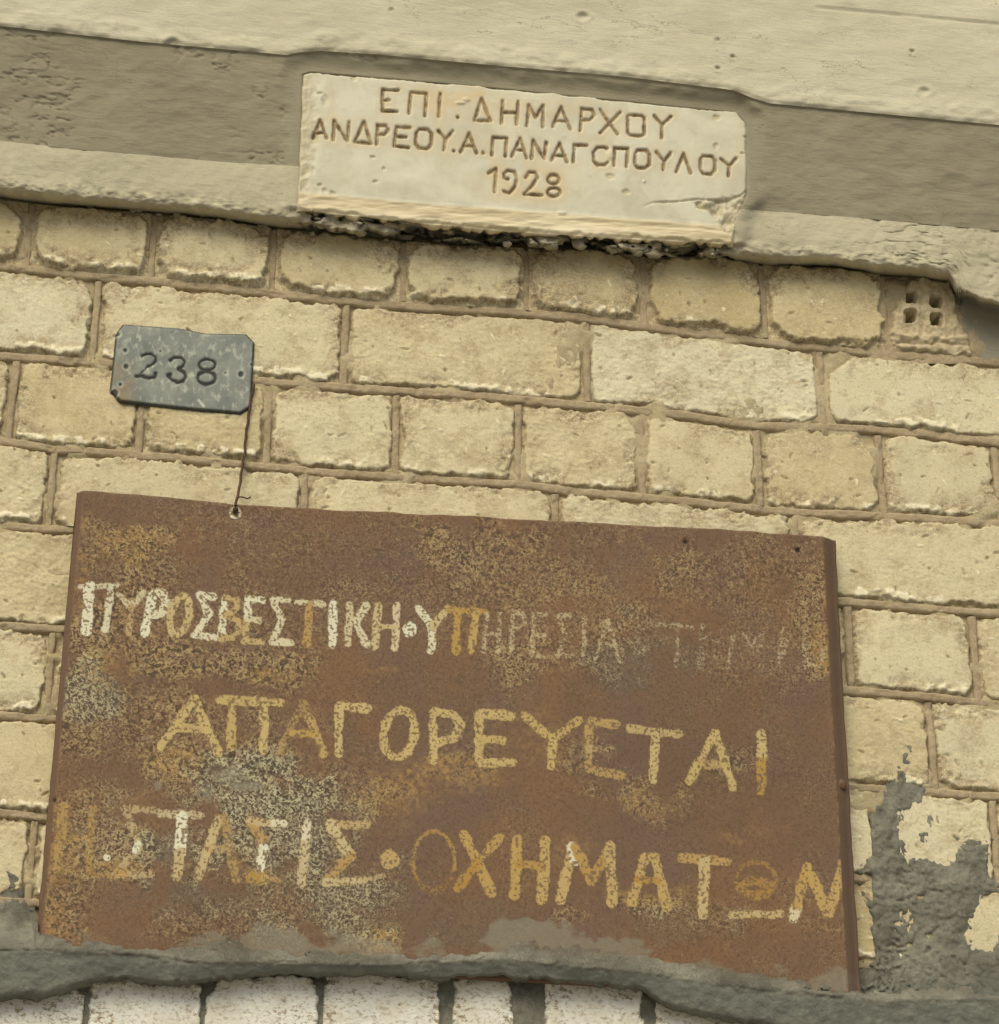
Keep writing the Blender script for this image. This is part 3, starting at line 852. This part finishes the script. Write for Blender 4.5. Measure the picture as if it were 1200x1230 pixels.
# ------------------------------------------------------------------ rusty fire-service sign
sign = thing('rusty_sign', 'large rusted metal sign with faded yellow Greek lettering forbidding parking of vehicles', 'sign', tuple(P(540, 1168, 0.03)))
GL = tuple(sign.location)
nu, nv = 470, 282
U, V_ = np.meshgrid(np.linspace(0, 1, nu), np.linspace(0, 1, nv))
(ax, ay), (bx, by), (cx, cy_), (dx, dy) = SIGN
X = (1 - V_) * ((1 - U) * ax + U * bx) + V_ * ((1 - U) * dx + U * cx)
Y = (1 - V_) * ((1 - U) * ay + U * by) + V_ * ((1 - U) * dy + U * cy_)
Y += (1 - V_) * (2.0 * np.sin(U * 7) + 3.0 * np.sin(U * math.pi) + fbm(X, Y * 0, 40, 3, 2) * 1.2)
X += fbm(Y, X * 0, 30, 3, 4) * 0.8 * (ss(0.02, 0, U) + ss(0.98, 1, U))
wd = 6.0
INK = []      # (points, half width, strength, white, orange)


def L1(pts, st=0.95, wh=0.6, og=0.0, w=5.0): INK.append((pts, w, st, wh, og))


L1([(96, 704), (141, 703)], .75, .7, 0, 4); L1([(107, 704), (104, 757)], .98, 1, 0, 7); L1([(133, 706), (127, 755)], .8, .9, 0, 5)
L1([(143, 712), (157, 728), (172, 711)], .75, .6, .2, 4.5); L1([(158, 728), (155, 760)], .7, .2, .5, 4)
L1([(184, 714), (174, 760)], .98, 1, 0, 6); L1([(186, 711), (196, 712), (200, 723), (194, 735), (182, 740)], .95, .8, 0, 5.5)
L1(ell(216, 738, 11, 23, sh=4), .92, .25, .15, 4.8)
L1([(257, 716), (240, 714), (251, 737), (235, 762), (256, 766)], .95, .85, 0, 4.8)
L1([(271, 717), (266, 766)], .95, .9, 0, 5); L1([(271, 717), (284, 720), (285, 730), (272, 739), (286, 745), (287, 758), (280, 765), (266, 767)], .85, .2, .6, 4.3)
L1([(316, 720), (299, 719), (297, 745)], .95, .9, 0, 5); L1([(297, 745), (294, 770), (315, 771)], .88, .2, .3, 4.5); L1([(298, 744), (311, 745)], .85, .6, .1, 4)
L1([(347, 720), (328, 720), (339, 743), (327, 770), (350, 771)], .95, .7, 0, 4.8)
L1([(356, 722), (389, 724)], .9, .6, .2, 4.2); L1([(372, 725), (369, 771)], .92, .1, .9, 5.2)
L1([(401, 724), (400, 773)], .98, 1, 0, 5.6)
L1([(421, 725), (419, 773)], .95, .5, .3, 5); L1([(441, 725), (427, 746), (441, 773)], .95, .7, .0, 5)
L1([(455, 727), (451, 776)], .95, .35, .2, 5.3); L1([(477, 726), (475, 777)], .95, .55, .2, 5.3); L1([(453, 751), (476, 751)], .9, .3, .2, 4)
L1([(493, 753.5), (493.5, 754)], .98, 1, 0, 9)
L1([(504, 729), (519, 751), (519, 779)], .95, .85, 0, 5.2); L1([(537, 731), (521, 751)], .92, .3, .2, 5)
L1([(541, 731), (582, 734)], .75, 0, .6, 4.5); L1([(550, 734), (548, 781)], .92, 0, .6, 5.2); L1([(572, 735), (566, 781)], .95, .05, .35, 5.2)
fn = .52
for p in [[(586, 738), (581, 783)], [(601, 736), (599, 783)], [(583, 761), (600, 762)], [(614, 784), (616, 735), (629, 738), (631, 748), (616, 757)],
          [(657, 738), (642, 738), (638, 788), (657, 790)], [(641, 763), (655, 764)], [(687, 740), (668, 740), (679, 763), (670, 788), (687, 789)],
          [(701, 742), (701, 788)], [(715, 791), (730, 745), (744, 795)], [(721, 775), (739, 776)], [(752, 771), (758, 772)]]:
    L1(p, fn, .5, .2, 3.6)
for p in [[(776, 750), (798, 752)], [(815, 752), (812, 800)], [(805, 752), (830, 754)], [(767, 785), (778, 778)], [(843, 752), (842, 802)], [(845, 765), (862, 770)],
          [(880, 765), (874, 802)], [(893, 762), (904, 776), (916, 760), (914, 775)], [(940, 755), (936, 800)], [(946, 770), (940, 790)], [(965, 772), (968, 797), (985, 800), (990, 780)]]:
    L1(p, .42, .6, .1, 3.6)
y1, y2 = 0.0, .25
for p, st_, wh_, og_ in [
    ([(193, 896), (234, 838), (262, 902)], .97, .15, .0), ([(213, 873), (246, 874)], .9, .15, .1),
    ([(264, 840), (338, 843)], .9, .12, .1), ([(280, 843), (277, 897)], .88, .1, .2), ([(317, 844), (317, 900)], .95, .15, .1),
    ([(335, 903), (364, 844), (372, 865)], .5, .1, .4), ([(372, 862), (390, 905)], .78, .1, .3), ([(351, 881), (377, 879)], .9, .0, .4),
    ([(442, 850), (408, 847), (407, 904)], .97, .2, .1),
    (ell(480, 880, 19, 29, sh=3), .95, .15, .05),
    ([(521, 912), (521, 855), (545, 857), (554, 870), (546, 886), (524, 891)], .92, .15, .0),
    ([(615, 860), (576, 857), (576, 916), (617, 916)], .9, .15, .2), ([(577, 887), (604, 889)], .9, .1, .1),
    ([(630, 860), (664, 888), (695, 866)], .85, .1, .3), ([(664, 888), (662, 920)], .95, .1, .0),
    ([(740, 872), (707, 867), (707, 924), (746, 932)], .72, .1, .7), ([(710, 900), (734, 901)], .5, .2, .5),
    ([(756, 876), (815, 882)], .76, .2, .3), ([(787, 882), (785, 936)], .93, .2, .0),
    ([(828, 939), (859, 881), (881, 944)], .88, .15, .0), ([(842, 918), (868, 917)], .7, .1, .2),
    ([(915, 882), (915, 915)], .95, .2, .0), ([(915, 915), (915, 950)], .85, .0, .9),
]:
    L1(p, st_, wh_, og_, 5.8)
for p, st_, wh_, og_, w_ in [
    ([(76, 970), (69, 1043)], .64, .10, .7, 6.5), ([(112, 970), (106, 1046)], .6, .05, .7, 6), ([(72, 1006), (110, 1004)], .58, .05, .6, 5),
    ([(128, 1029), (128.5, 1030)], .97, .9, .1, 5), ([(187, 975), (150, 972), (168, 1018), (138, 1050), (181, 1051)], .60, .35, .5, 5.5),
    ([(166, 1014), (162, 1022)], .97, 1, 0, 5), ([(140, 1048), (150, 1048)], .95, .1, .7, 5),
    ([(192, 978), (242, 980)], .7, .5, .3, 5.5), ([(219, 982), (216, 1025)], .99, 1, 0, 7), ([(216, 1025), (212, 1055)], .85, .3, .2, 6),
    ([(262, 985), (237, 1055)], .88, .3, .2, 6), ([(270, 983), (283, 1058)], .62, .1, .5, 6), ([(250, 1021), (279, 1020)], .6, .2, .4, 5),
    ([(301, 986), (316, 1010)], .82, .1, .6, 7), ([(318, 989), (341, 989)], .97, .8, 0, 5.5), ([(301, 986), (320, 989)], .8, .3, .3, 5.5), ([(318, 1020), (312, 1042)], .98, 1, 0, 6.5), ([(303, 1054), (318, 1056)], .9, .0, 1, 7),
    ([(318, 1056), (336, 1058)], .6, .1, .4, 5),
    ([(369, 989), (366, 1015)], .95, .75, 0, 6), ([(366, 1015), (362, 1060)], .8, .4, .1, 6),
    ([(440, 992), (400, 990)], .8, .2, .4, 5.5), ([(397, 991), (420, 1029)], .95, .35, .1, 7), ([(420, 1029), (395, 1056)], .85, .1, .7, 6), ([(391, 1060), (436, 1058)], .8, .35, .2, 5.5), ([(436, 1058), (460, 1052)], .6, .3, .2, 4),
    ([(467, 1032), (467.5, 1033)], .95, .15, .5, 12.5),
    (ell(521, 1035, 25, 36, 150, 375, 16), .68, .05, .9, 3.0), (ell(521, 1035, 25, 36, 15, 150, 8), .42, .0, .9, 4),
    ([(557, 1003), (574, 1036), (590, 1072)], .95, .05, .35, 6.5), ([(601, 1006), (574, 1036)], .92, .05, .5, 6), ([(574, 1036), (549, 1068)], .85, .0, .9, 6.5),
    ([(621, 1008), (618, 1075)], .95, .05, .35, 7), ([(655, 1011), (651, 1081)], .95, .1, .3, 7), ([(625, 1038), (650, 1041)], .85, .0, .7, 5.5),
    ([(672, 1081), (688, 1020)], .93, .15, .2, 7), ([(688, 1018), (692, 1034)], .97, .8, .0, 8), ([(690, 1018), (710, 1060), (732, 1018)], .88, .05, .7, 6.5), ([(732, 1017), (735, 1084)], .93, .15, .3, 7),
    ([(758, 1084), (775, 1030), (786, 1030), (801, 1090)], .92, .1, .3, 6.5), ([(764, 1057), (790, 1058)], .85, .0, .7, 4.5),
    ([(820, 1030), (874, 1034)], .82, .1, .6, 6), ([(847, 1034), (844, 1098)], .93, .25, .1, 7),
    (ell(909, 1056, 24, 22), .55, .0, .9, 3.5), (ell(909, 1066, 18, 9), .62, .0, .9, 6),
    ([(880, 1098), (940, 1097)], .85, .25, .2, 5.2),
    ([(954, 1102), (958, 1086)], .95, .6, .0, 7), ([(958, 1086), (970, 1042)], .93, .05, .5, 6.5), ([(970, 1042), (996, 1098)], .92, .05, .3, 6.5), ([(996, 1098), (1013, 1038)], .92, .1, .4, 6.5),
]:
    L1(p, st_, wh_, min(1, og_ + .22), w_)
# line-shift of the third row and others kept as surveyed
ink = np.zeros_like(X); whi = np.zeros_like(X); org = np.zeros_like(X)
wob = fbm(X, Y, 9, 2, 6) * 0.7
for pts, w, st_, wh_, og_ in INK:
    xa = min(p[0] for p in pts) - 16; xb = max(p[0] for p in pts) + 16
    ya = min(p[1] for p in pts) - 16; yb = max(p[1] for p in pts) + 16
    mk = (X > xa) & (X < xb) & (Y > ya) & (Y < yb)
    xx = X[mk]; yy = Y[mk]; d = np.full(xx.shape, 99.0)
    for a, b in zip(pts[:-1], pts[1:]): d = np.minimum(d, seg(xx, yy, a, b))
    w = w * (1 + .16 * fbm(xx, yy, 14, 2, 9)); v = ss(w + 1.0, w - 1.5, d + wob[mk]) * st_
    up = v > ink[mk]
    tmp = ink[mk]; tmp[up] = v[up]; ink[mk] = tmp
    near = ss(w + 4, w, d)
    for arr, val in ((whi, wh_), (org, og_)):
        tm = arr[mk]; tm = np.where(up | (v > .3), val * near + tm * (1 - near), tm); arr[mk] = tm


def blob(cx, cyy, rx, ry, a=1.0, jag=.5):
    q = np.hypot((X - cx) / rx, (Y - cyy) / ry) + fbm(X, Y, 30, 3, 5) * jag
    return a * ss(1.25, 0.35, q)


def acc(lst): 
    o = np.zeros_like(X)
    for l in lst: o = np.maximum(o, blob(*l))
    return o


spk = acc([(150, 655, 65, 32, 1.0), (190, 690, 90, 40, .75), (110, 760, 45, 70, .95), (200, 790, 90, 30, .85), (270, 800, 110, 25, .9), (95, 860, 45, 80, .75), (200, 860, 120, 60, .6),
           (215, 915, 45, 28, .95), (310, 920, 55, 40, .95), (330, 960, 110, 45, .8), (330, 1020, 130, 60, .75), (90, 1000, 60, 70, .75), (75, 1090, 30, 50, .7), (150, 1020, 60, 45, .85),
           (440, 960, 50, 35, .6), (380, 1090, 130, 50, .6), (460, 1130, 40, 22, .9), (580, 650, 90, 40, .75), (640, 700, 120, 60, .55), (620, 790, 60, 40, .7), (720, 760, 120, 50, .45), (880, 690, 110, 50, .55),
           (900, 780, 100, 50, .4), (975, 700, 40, 70, .6), (985, 790, 26, 30, .95), (760, 960, 55, 30, .75), (540, 720, 90, 60, .35), (690, 905, 40, 30, .55), (780, 1085, 60, 20, .8), (690, 1100, 40, 14, .7),
           (880, 915, 40, 20, .5), (330, 640, 160, 60, .3), (250, 1110, 90, 40, .5), (700, 640, 140, 30, .4), (560, 920, 60, 30, .4), (870, 1100, 90, 30, .35), (980, 1090, 40, 60, .3), (300, 740, 200, 70, .4)])
spk = np.clip(spk + 0.15 + 0.14 * fbm(X, Y, 60, 3, 2), 0, 1)
yel = acc([(540, 930, 90, 26, .75), (480, 950, 60, 40, .5), (150, 655, 50, 25, .5), (130, 800, 40, 26, .6), (215, 915, 30, 22, .6), (70, 1010, 26, 80, .7), (60, 1100, 18, 40, .7), (140, 1046, 30, 12, .8),
           (460, 1125, 30, 28, .8), (300, 1052, 50, 12, .6), (990, 780, 14, 30, .8), (640, 890, 60, 40, .3), (770, 965, 40, 20, .6), (780, 1075, 60, 14, .6), (915, 985, 16, 26, .45), (880, 1005, 30, 10, .4),
           (290, 1040, 30, 20, .4), (460, 803, 30, 5, .6), (320, 810, 30, 10, .5), (165, 975, 30, 20, .4), (95, 690, 14, 60, .6), (690, 1020, 30, 24, .5)])
rxl = X - np.interp(Y, [645, 1196], [986, 1018])
yel = np.maximum(yel, ss(3.2, 1.0, np.abs(rxl - 2)) * ss(-.4, .4, fbm(X, Y, 40, 3, 3)) * .9)
gry = acc([(110, 825, 40, 40, .8), (330, 960, 90, 50, .9), (340, 1020, 120, 50, .75), (200, 1020, 40, 26, .8), (420, 1090, 120, 50, .7), (130, 1000, 60, 40, .3), (760, 790, 80, 50, .4), (290, 930, 60, 30, .9), (560, 1110, 80, 30, .4), (240, 1080, 90, 30, .5),
           (800, 1110, 120, 26, .3)])
cem = acc([(300, 945, 30, 9, .7, .3), (275, 930, 20, 12, .5), (190, 944, 5, 6, .95, .1), (250, 960, 10, 16, .5), (330, 1135, 130, 22, .62), (430, 1142, 120, 18, .55), (650, 1128, 50, 32, .9), (690, 1140, 110, 22, .7),
           (600, 1150, 60, 12, .6), (830, 1165, 120, 14, .55), (1010, 1180, 50, 18, .6), (250, 1138, 60, 18, .5), (90, 1130, 80, 14, .35)])
Dl = X - np.interp(Y, [588, 1142], [93, 42])
Dr = np.interp(Y, [645, 1196], [1006, 1037]) - X
rimm = np.maximum(ss(9, 5, Dl), ss(19, 16, Dr))
h = fbm(X, Y, 220, 2, 3) * 3.0 + fbm(X, Y, 50, 3, 6) * 0.5
crest = line_fn([(-60, 1136), (0, 1141), (50, 1143), (150, 1146), (230, 1156), (330, 1158), (460, 1160), (560, 1155), (610, 1153), (700, 1163), (780, 1169), (850, 1181), (930, 1191), (1000, 1198), (1045, 1202), (1200, 1201), (1400, 1206)])
h -= 14 * ss(-3, 5, Y - crest(X))
h -= 7 * ss(8, 0, Dl) + 9 * ss(18, 0, Dr) + 1.2 * ss(20, 15, Dr)
h += 0.7 * ss(4, 0, np.abs(Dr - 20)) 
for (bx_, by_, rx, ry, am) in [(215, 795, 14, 9, 1.6), (280, 790, 10, 10, 1.2), (450, 658, 10, 3, 1.2), (283, 614, 16, 12, -2.0), (910, 810, 40, 30, 2.0), (960, 655, 14, 10, -2)]:
    q = np.hypot((X - bx_) / rx, (Y - by_) / ry); h += am * ss(1.6, 0.2, q)
hl = np.zeros_like(X)
for (bx_, by_, r_) in [(823, 651, 3.2), (958, 661, 3.5), (66, 961, 2.5), (283, 612, 3)]:
    q = np.hypot(X - bx_, Y - by_); hl = np.maximum(hl, ss(r_ + 1, r_ - 1, q)); h -= 2.2 * ss(r_ + 1, r_ - 2, q)
q = np.hypot(X - 283, Y - 614)
ring = ss(2.8, 1, np.abs(q - 6)); ink = np.maximum(ink, ring * .8); whi = np.maximum(whi, ring)
ink = ink * (1 - rimm)
sheet = grid_obj('metal_sheet', X, Y, np.full_like(X, 0.03), M_rust, sign,
                 dict(ink=ink, white=whi, orange=org, spk=spk * (1 - rimm * .8), yel=yel * (1 - rimm * .7), gry=gry, cem=cem, rim=rimm * .75, hole=hl), rel=h * K, back=0.012, loc=GL)


def dome(x, y, d, r, hgt, mat, parent, name, loc):
    rings = 5; seg_ = 18; V = []; Fq = []
    base = P(x, y, d)
    for i in range(rings):
        a = math.pi / 2 * i / (rings - 1)
        for j in range(seg_):
            b = 2 * math.pi * j / seg_
            rr_ = r * K * math.cos(a) + 1e-6
            V.append(base + np.array([rr_ * math.cos(b), -hgt * K * math.sin(a), rr_ * math.sin(b)]))
    for i in range(rings - 1):
        for j in range(seg_):
            Fq.append((i * seg_ + j, i * seg_ + (j + 1) % seg_, (i + 1) * seg_ + (j + 1) % seg_, (i + 1) * seg_ + j))
    return mesh_obj(name, np.array(V), np.array(Fq), mat, parent, None, loc)


dome(1010, 943, 0.0265, 7, 4.5, plain('brown_rivet', (0.11, 0.065, 0.042), (0.17, 0.10, 0.06)), sign, 'rivet', GL)
dome(283, 612, 0.0285, 3.2, 3.5, M_iron, sign, 'nail_head', GL)
dome(958, 658, 0.028, 3.5, 3, M_iron, sign, 'nail_head', GL)

# ------------------------------------------------------------------ grey house-number plate
plate = thing('number_plate', 'small grey metal plate stamped 238 fixed to the bricks', 'number plate', tuple(P(219, 445, 0.006)))
NL = tuple(plate.location)
PP = C(120, 380, [(170, 82), (560, 112), (760, 148), (1048, 157), (1100, 212), (1088, 430), (1078, 668), (1005, 714), (700, 690), (150, 630), (112, 590), (78, 555), (95, 420), (122, 142)], 6)
X, Y = np.meshgrid(np.arange(130, 308, 0.9), np.arange(390, 502, 0.9))
s = poly_sd(X, Y, PP)
h = 6.8 + 1.4 * fbm(X, Y, 90, 2, 3) + .25 * fbm(X, Y, 12, 3, 5)
dg = []
N = lambda *p: C(120, 380, p, 6)
dig = [(N((305, 308), (330, 296), (365, 294), (400, 315), (402, 345), (378, 368), (345, 385)), 1.9), (N((345, 385), (300, 425), (262, 462)), 1.0), (N((262, 455), (300, 452), (345, 468), (392, 462), (400, 435)), 2.4),
       (N((505, 340), (530, 320), (585, 322), (608, 350), (600, 380), (560, 402)), 1.8), (N((560, 402), (605, 425), (616, 460), (598, 492), (555, 500), (515, 480), (490, 448)), 2.2), (N((495, 450), (500, 448)), 3.2),
       (C(120, 380, ell(770, 372, 58, 38), 6), 1.7), (C(120, 380, ell(765, 468, 62, 48), 6), 2.2)]
inkp = np.zeros_like(X)
for pts, w in dig:
    d = np.full(X.shape, 99.0)
    for a, b in zip(pts[:-1], pts[1:]): d = np.minimum(d, seg(X, Y, a, b))
    v = ss(w + 1.0, w - 1.0, d + fbm(X, Y, 5, 3, 2) * .6)
    inkp = np.maximum(inkp, v)
h -= inkp * 1.8
lite = np.zeros_like(X)
for (a, b, r_) in [(180, 268, 2.4), (187, 385, 3.0), (145, 515, 2), (1012, 442, 3.4), (432, 275, 1.2), (900, 433, .9), (125, 150, 3.0), (105, 575, 4.0), (1085, 372, 1.2)]:
    q = np.hypot(X - 120 - a / 6, Y - 380 - b / 6)
    inkp = np.maximum(inkp, .85 * ss(r_ + .8, r_ - .8, q)); h -= 1.5 * ss(r_ + .8, r_ - .8, q)
    lite = np.maximum(lite, .25 * ss(1.6, .6, np.abs(q - r_ - 1.6)))
lite = np.maximum(lite, .5 * ss(1.8, .8, np.abs(X - 221 - fbm(X, Y, 12, 2, 3) * 3)) * ss(425, 432, Y) * ss(440, 432, Y))
lite = np.maximum(lite, .8 * ss(2.2, .8, seg(X, Y, (238, 485), (244, 492))))
lite = lite * (1 - inkp)
brown = ss(175, 145, X) * ss(425, 460, Y)
keep = s > -0.9
inkp = np.maximum(inkp, .75 * ss(1.6, .4, s))
hb = h - 3.0 * ss(1.2, -1, s)
pf = grid_obj('plate', X, Y, np.full_like(X, 0.0), M_zinc, plate, dict(ink=inkp, lite=lite, brown=brown), keep=keep, rel=hb * K, loc=NL)
md = pf.modifiers.new('thickness', 'SOLIDIFY'); md.thickness = 0.0018; md.offset = 0
pf.name = 'metal_plate'

# ------------------------------------------------------------------ wire
def tube(pts, r, mat, name, parent=None, loc=None):
    pts = np.array([P(x, y, d) for x, y, d in pts]); n = len(pts); V = []; Fq = []; sg = 8
    for i in range(n):
        tn = pts[min(i + 1, n - 1)] - pts[max(i - 1, 0)]; tn /= np.linalg.norm(tn)
        a = np.cross(tn, [0, 1, 0.1]); a /= np.linalg.norm(a); b = np.cross(tn, a)
        for j in range(sg):
            c = 2 * math.pi * j / sg
            V.append(pts[i] + r * K * (math.cos(c) * a + math.sin(c) * b))
    for i in range(n - 1):
        for j in range(sg):
            Fq.append((i * sg + j, i * sg + (j + 1) % sg, (i + 1) * sg + (j + 1) % sg, (i + 1) * sg + j))
    return mesh_obj(name, np.array(V), np.array(Fq), mat, parent, None, loc)


wp = [(306, 462), (302, 475), (300, 488), (298, 505), (295, 525), (294, 545), (291, 560), (289, 575), (287, 590), (284, 600), (283, 610)]
wpts = []
for i in range(len(wp) - 1):
    for k in range(4):
        f = k / 4; x = wp[i][0] * (1 - f) + wp[i + 1][0] * f; y = wp[i][1] * (1 - f) + wp[i + 1][1] * f
        wpts.append((x + .5 * math.sin(y * .35), y, 0.0065 + (0.026 * max(0, (y - 565) / 45) if y > 565 else 0)))
wire = thing('rusty_wire', 'thin rusty wire running from the grey plate down to the sign nail', 'wire', tuple(P(306, 462, 0.006)))
tube(wpts, 1.6, M_iron, 'strand', wire, tuple(wire.location))
tube([(284, 600, .034), (287, 597, .036), (292, 597, .037), (297, 599, .036), (301, 597, .034)], 0.9, M_iron, 'hooked_end', wire, tuple(wire.location))

# ------------------------------------------------------------------ grey cement patches
def cem_patch(name, label, x0, x1, y0, y1, sdf, depth_fn, step=1.8, attrs=None):
    X, Y = np.meshgrid(np.arange(x0, x1, step), np.arange(y0, y1, step))
    s = sdf(X, Y)
    D = depth_fn(X, Y, s)
    at = dict(rusty=0 * X, blue=0 * X)
    if attrs: at.update(attrs(X, Y, s))
    o = grid_obj(name, X, Y, D, M_cement, wall, at, keep=s > -5)
    o['label'] = label
    return o


outer = [(1066, 945), (1070, 920), (1080, 905), (1090, 889), (1101, 892), (1097, 912), (1091, 930), (1110, 940), (1109, 958), (1094, 975), (1085, 992), (1083, 1012), (1092, 1032), (1110, 1030), (1138, 1041), (1150, 1020), (1164, 1009),
         (1192, 1010), (1186, 1040), (1200, 1072), (1400, 1072), (1400, 1290), (1030, 1290), (1030, 1130), (1037, 1040), (1042, 990), (1060, 968)]
holep = [(1177, 1078), (1225, 1068), (1225, 1108), (1196, 1122), (1192, 1140), (1172, 1136), (1162, 1118), (1177, 1106)]


def sdf_r(X, Y):
    s = poly_sd(X, Y, outer)
    s = np.minimum(s, -poly_sd(X, Y, holep))
    for (cx, cyy, rx, ry) in [(1119, 989, 8, 5.5), (1112, 1007, 7, 10), (1150, 1008, 4.5, 4), (1218, 1095, 8, 14)]:
        s = np.maximum(s, (1 - np.hypot((X - cx) / rx, (Y - cyy) / ry)) * 6)
    return s + 3 + fbm(X, Y, 16, 5, 5) * 5.0 + fbm(X, Y, 5, 3, 8) * 2.2


def dep_r(X, Y, s):
    near = ss(1130, 1050, X)
    r = 6.8 + fbm(X, Y, 40, 3, 3) * 1.0 + fbm(X, Y, 12, 5, 6) * 1.3 + fbm(X, Y, 4.5, 3, 2) * 1.0
    rg = np.clip(1 - np.abs(fbm(X, Y * 0.6, 9, 5, 4)) * 3.6, 0, 1) ** 1.5
    r = r + near * (1.8 * fbm(X, Y * 0.5, 9, 5, 9) - 5.0 * rg * ss(-.3, .3, fbm(X, Y, 40, 2, 2)))
    for pts in ([(1060, 1136), (1085, 1138), (1110, 1130), (1122, 1118), (1140, 1105), (1160, 1100)], [(1110, 1132), (1122, 1155), (1118, 1165)], [(1104, 1050), (1116, 1062)], [(1090, 1078), (1120, 1070), (1170, 1070), (1196, 1074)], [(1062, 1080), (1080, 1082), (1108, 1076)]):
        d = np.full(X.shape, 99.0)
        for a, b in zip(pts[:-1], pts[1:]): d = np.minimum(d, seg(X, Y, a, b))
        r -= 3.0 * ss(2.2, .2, d + fbm(X, Y, 8, 4, 3) * 2.6) * ss(-.6, .2, fbm(X, Y, 16, 3, 13))
    r = -7 + (r + 7) * ss(-5, 2.5, s) * (0.78 + .22 * ss(0, 22, s))
    # dark slot beside the sign
    slot = ss(12, 3, X - np.interp(Y, [960, 1196], [1035, 1043])) * ss(1185, 1160, Y) * ss(-.5, .2, fbm(X, Y, 20, 3, 7))
    r -= slot * 12
    d = r * K
    return d


cem_patch('cement_patch', 'grey cement smeared over the bricks right of the rusty sign', 1028, 1330, 880, 1290, sdf_r, dep_r, attrs=lambda X, Y, s: dict(rusty=.3 * ss(1070, 1040, X) * ss(1150, 1190, Y), blue=ss(1150, 1200, Y) * .7))

crest = line_fn([(-60, 1136), (0, 1141), (50, 1143), (150, 1146), (230, 1156), (330, 1158), (460, 1160), (560, 1155), (610, 1153), (700, 1163), (780, 1169), (850, 1181), (930, 1191), (1000, 1198), (1045, 1202), (1200, 1201), (1400, 1206)])
low = line_fn([(-60, 1208), (0, 1204), (60, 1198), (110, 1182), (150, 1178), (200, 1184), (235, 1183), (290, 1176), (350, 1170), (380, 1173), (400, 1173), (450, 1171), (520, 1178), (550, 1176), (600, 1175), (640, 1180), (700, 1182), (770, 1191), (800, 1210), (850, 1222), (900, 1232), (1000, 1246), (1200, 1262), (1400, 1285)])
smear_top = line_fn([(-60, 1040), (0, 1046), (22, 1052), (30, 1085), (42, 1100), (46, 1130), (90, 1134), (120, 1137), (200, 1142), (232, 1138), (250, 1128), (285, 1124), (300, 1140), (380, 1138), (410, 1150), (560, 1149), (600, 1144), (640, 1116), (662, 1106), (690, 1113), (705, 1132), (760, 1145), (800, 1158), (900, 1176), (1000, 1190), (1045, 1195), (1200, 1194), (1400, 1198)])


def sdf_b(X, Y):
    a = Y - smear_top(X); b = low(X) - Y
    thin = (Y < crest(X) - 2)
    j = fbm(X, Y, 18, 4, 5) * 3.4 + fbm(X, Y, 5, 3, 8) * 1.2
    s = np.minimum(a, b)
    hole_ = ss(0.1, 0.5, fbm(X, Y * 1.6, 34, 4, 11)) * ss(2, 10, crest(X) - Y) * 14
    hole_ = np.where((X > 595) & (X < 700), hole_ * .3, hole_) * ss(60, 110, X)
    return s * 0.8 + j - hole_


def dep_b(X, Y, s):
    cr = crest(X)
    on_sign = ss(38, 46, X) * ss(1050, 1040, X)
    rise = ss(40, 0, cr - Y)
    base = 0.0308 + 0.0048 * rise ** 2
    off = 0.003 + 0.0325 * rise ** 1.5
    top_d = base * on_sign + off * (1 - on_sign)
    lo = low(X)
    u = np.clip((Y - cr) / np.maximum(lo - cr, 1), 0, 1.3)
    face = 0.0350 - 0.009 * u - 0.010 * ss(.8, 1.2, u)
    D = np.where(Y < cr, top_d, face)
    D += (fbm(X, Y, 50, 3, 3) * 0.6 + fbm(X, Y * 1.5, 13, 5, 6) * 0.8 + fbm(X, Y, 4.5, 3, 2) * 0.35) * K
    rg = np.clip(1 - np.abs(fbm(X * .4, Y, 12, 4, 4)) * 3.2, 0, 1) ** 2
    D -= rg * 1.6 * K * ss(8, -2, np.abs(Y - cr))
    D -= 1.4 * K * ss(2.0, .3, np.abs(Y - cr + 1 + fbm(X, Y, 20, 3, 3) * 2)) * ss(-.2, .3, fbm(X + 40, Y * 0, 60, 2, 6))
    D += 1.5 * K * ss(.2, .6, fbm(X, Y, 25, 3, 8)) * (X < 45)
    return D - 0.02 * ss(3.5, -4, s) * ss(6, -6, cr - Y) - 0.004 * ss(2, -4, s)


cem_patch('cement_band', 'grey cement band holding the lower edge of the rusty sign', -120, 1330, 1030, 1300, sdf_b, dep_b,
          attrs=lambda X, Y, s: dict(rusty=.8 * ss(4, 30, crest(X) - Y) * (X > 50), blue=ss(-2, 4, Y - crest(X)) * (1 - .6 * ss(.6, .9, (Y - crest(X)) / (low(X) - crest(X))))))
# rough grey packing behind the whitewashed bricks
X, Y = np.meshgrid(np.arange(-200, 1400, 2.4), np.arange(1165, 1330, 2.4))
h = 5 + fbm(X, Y, 18, 4, 3) * 3 + 4 * ss(30, 12, np.abs(X - 634))
pk = grid_obj('cement_packing', X, Y, np.zeros_like(X), M_cement, wall, dict(rusty=0 * X, blue=0 * X), rel=h * K)
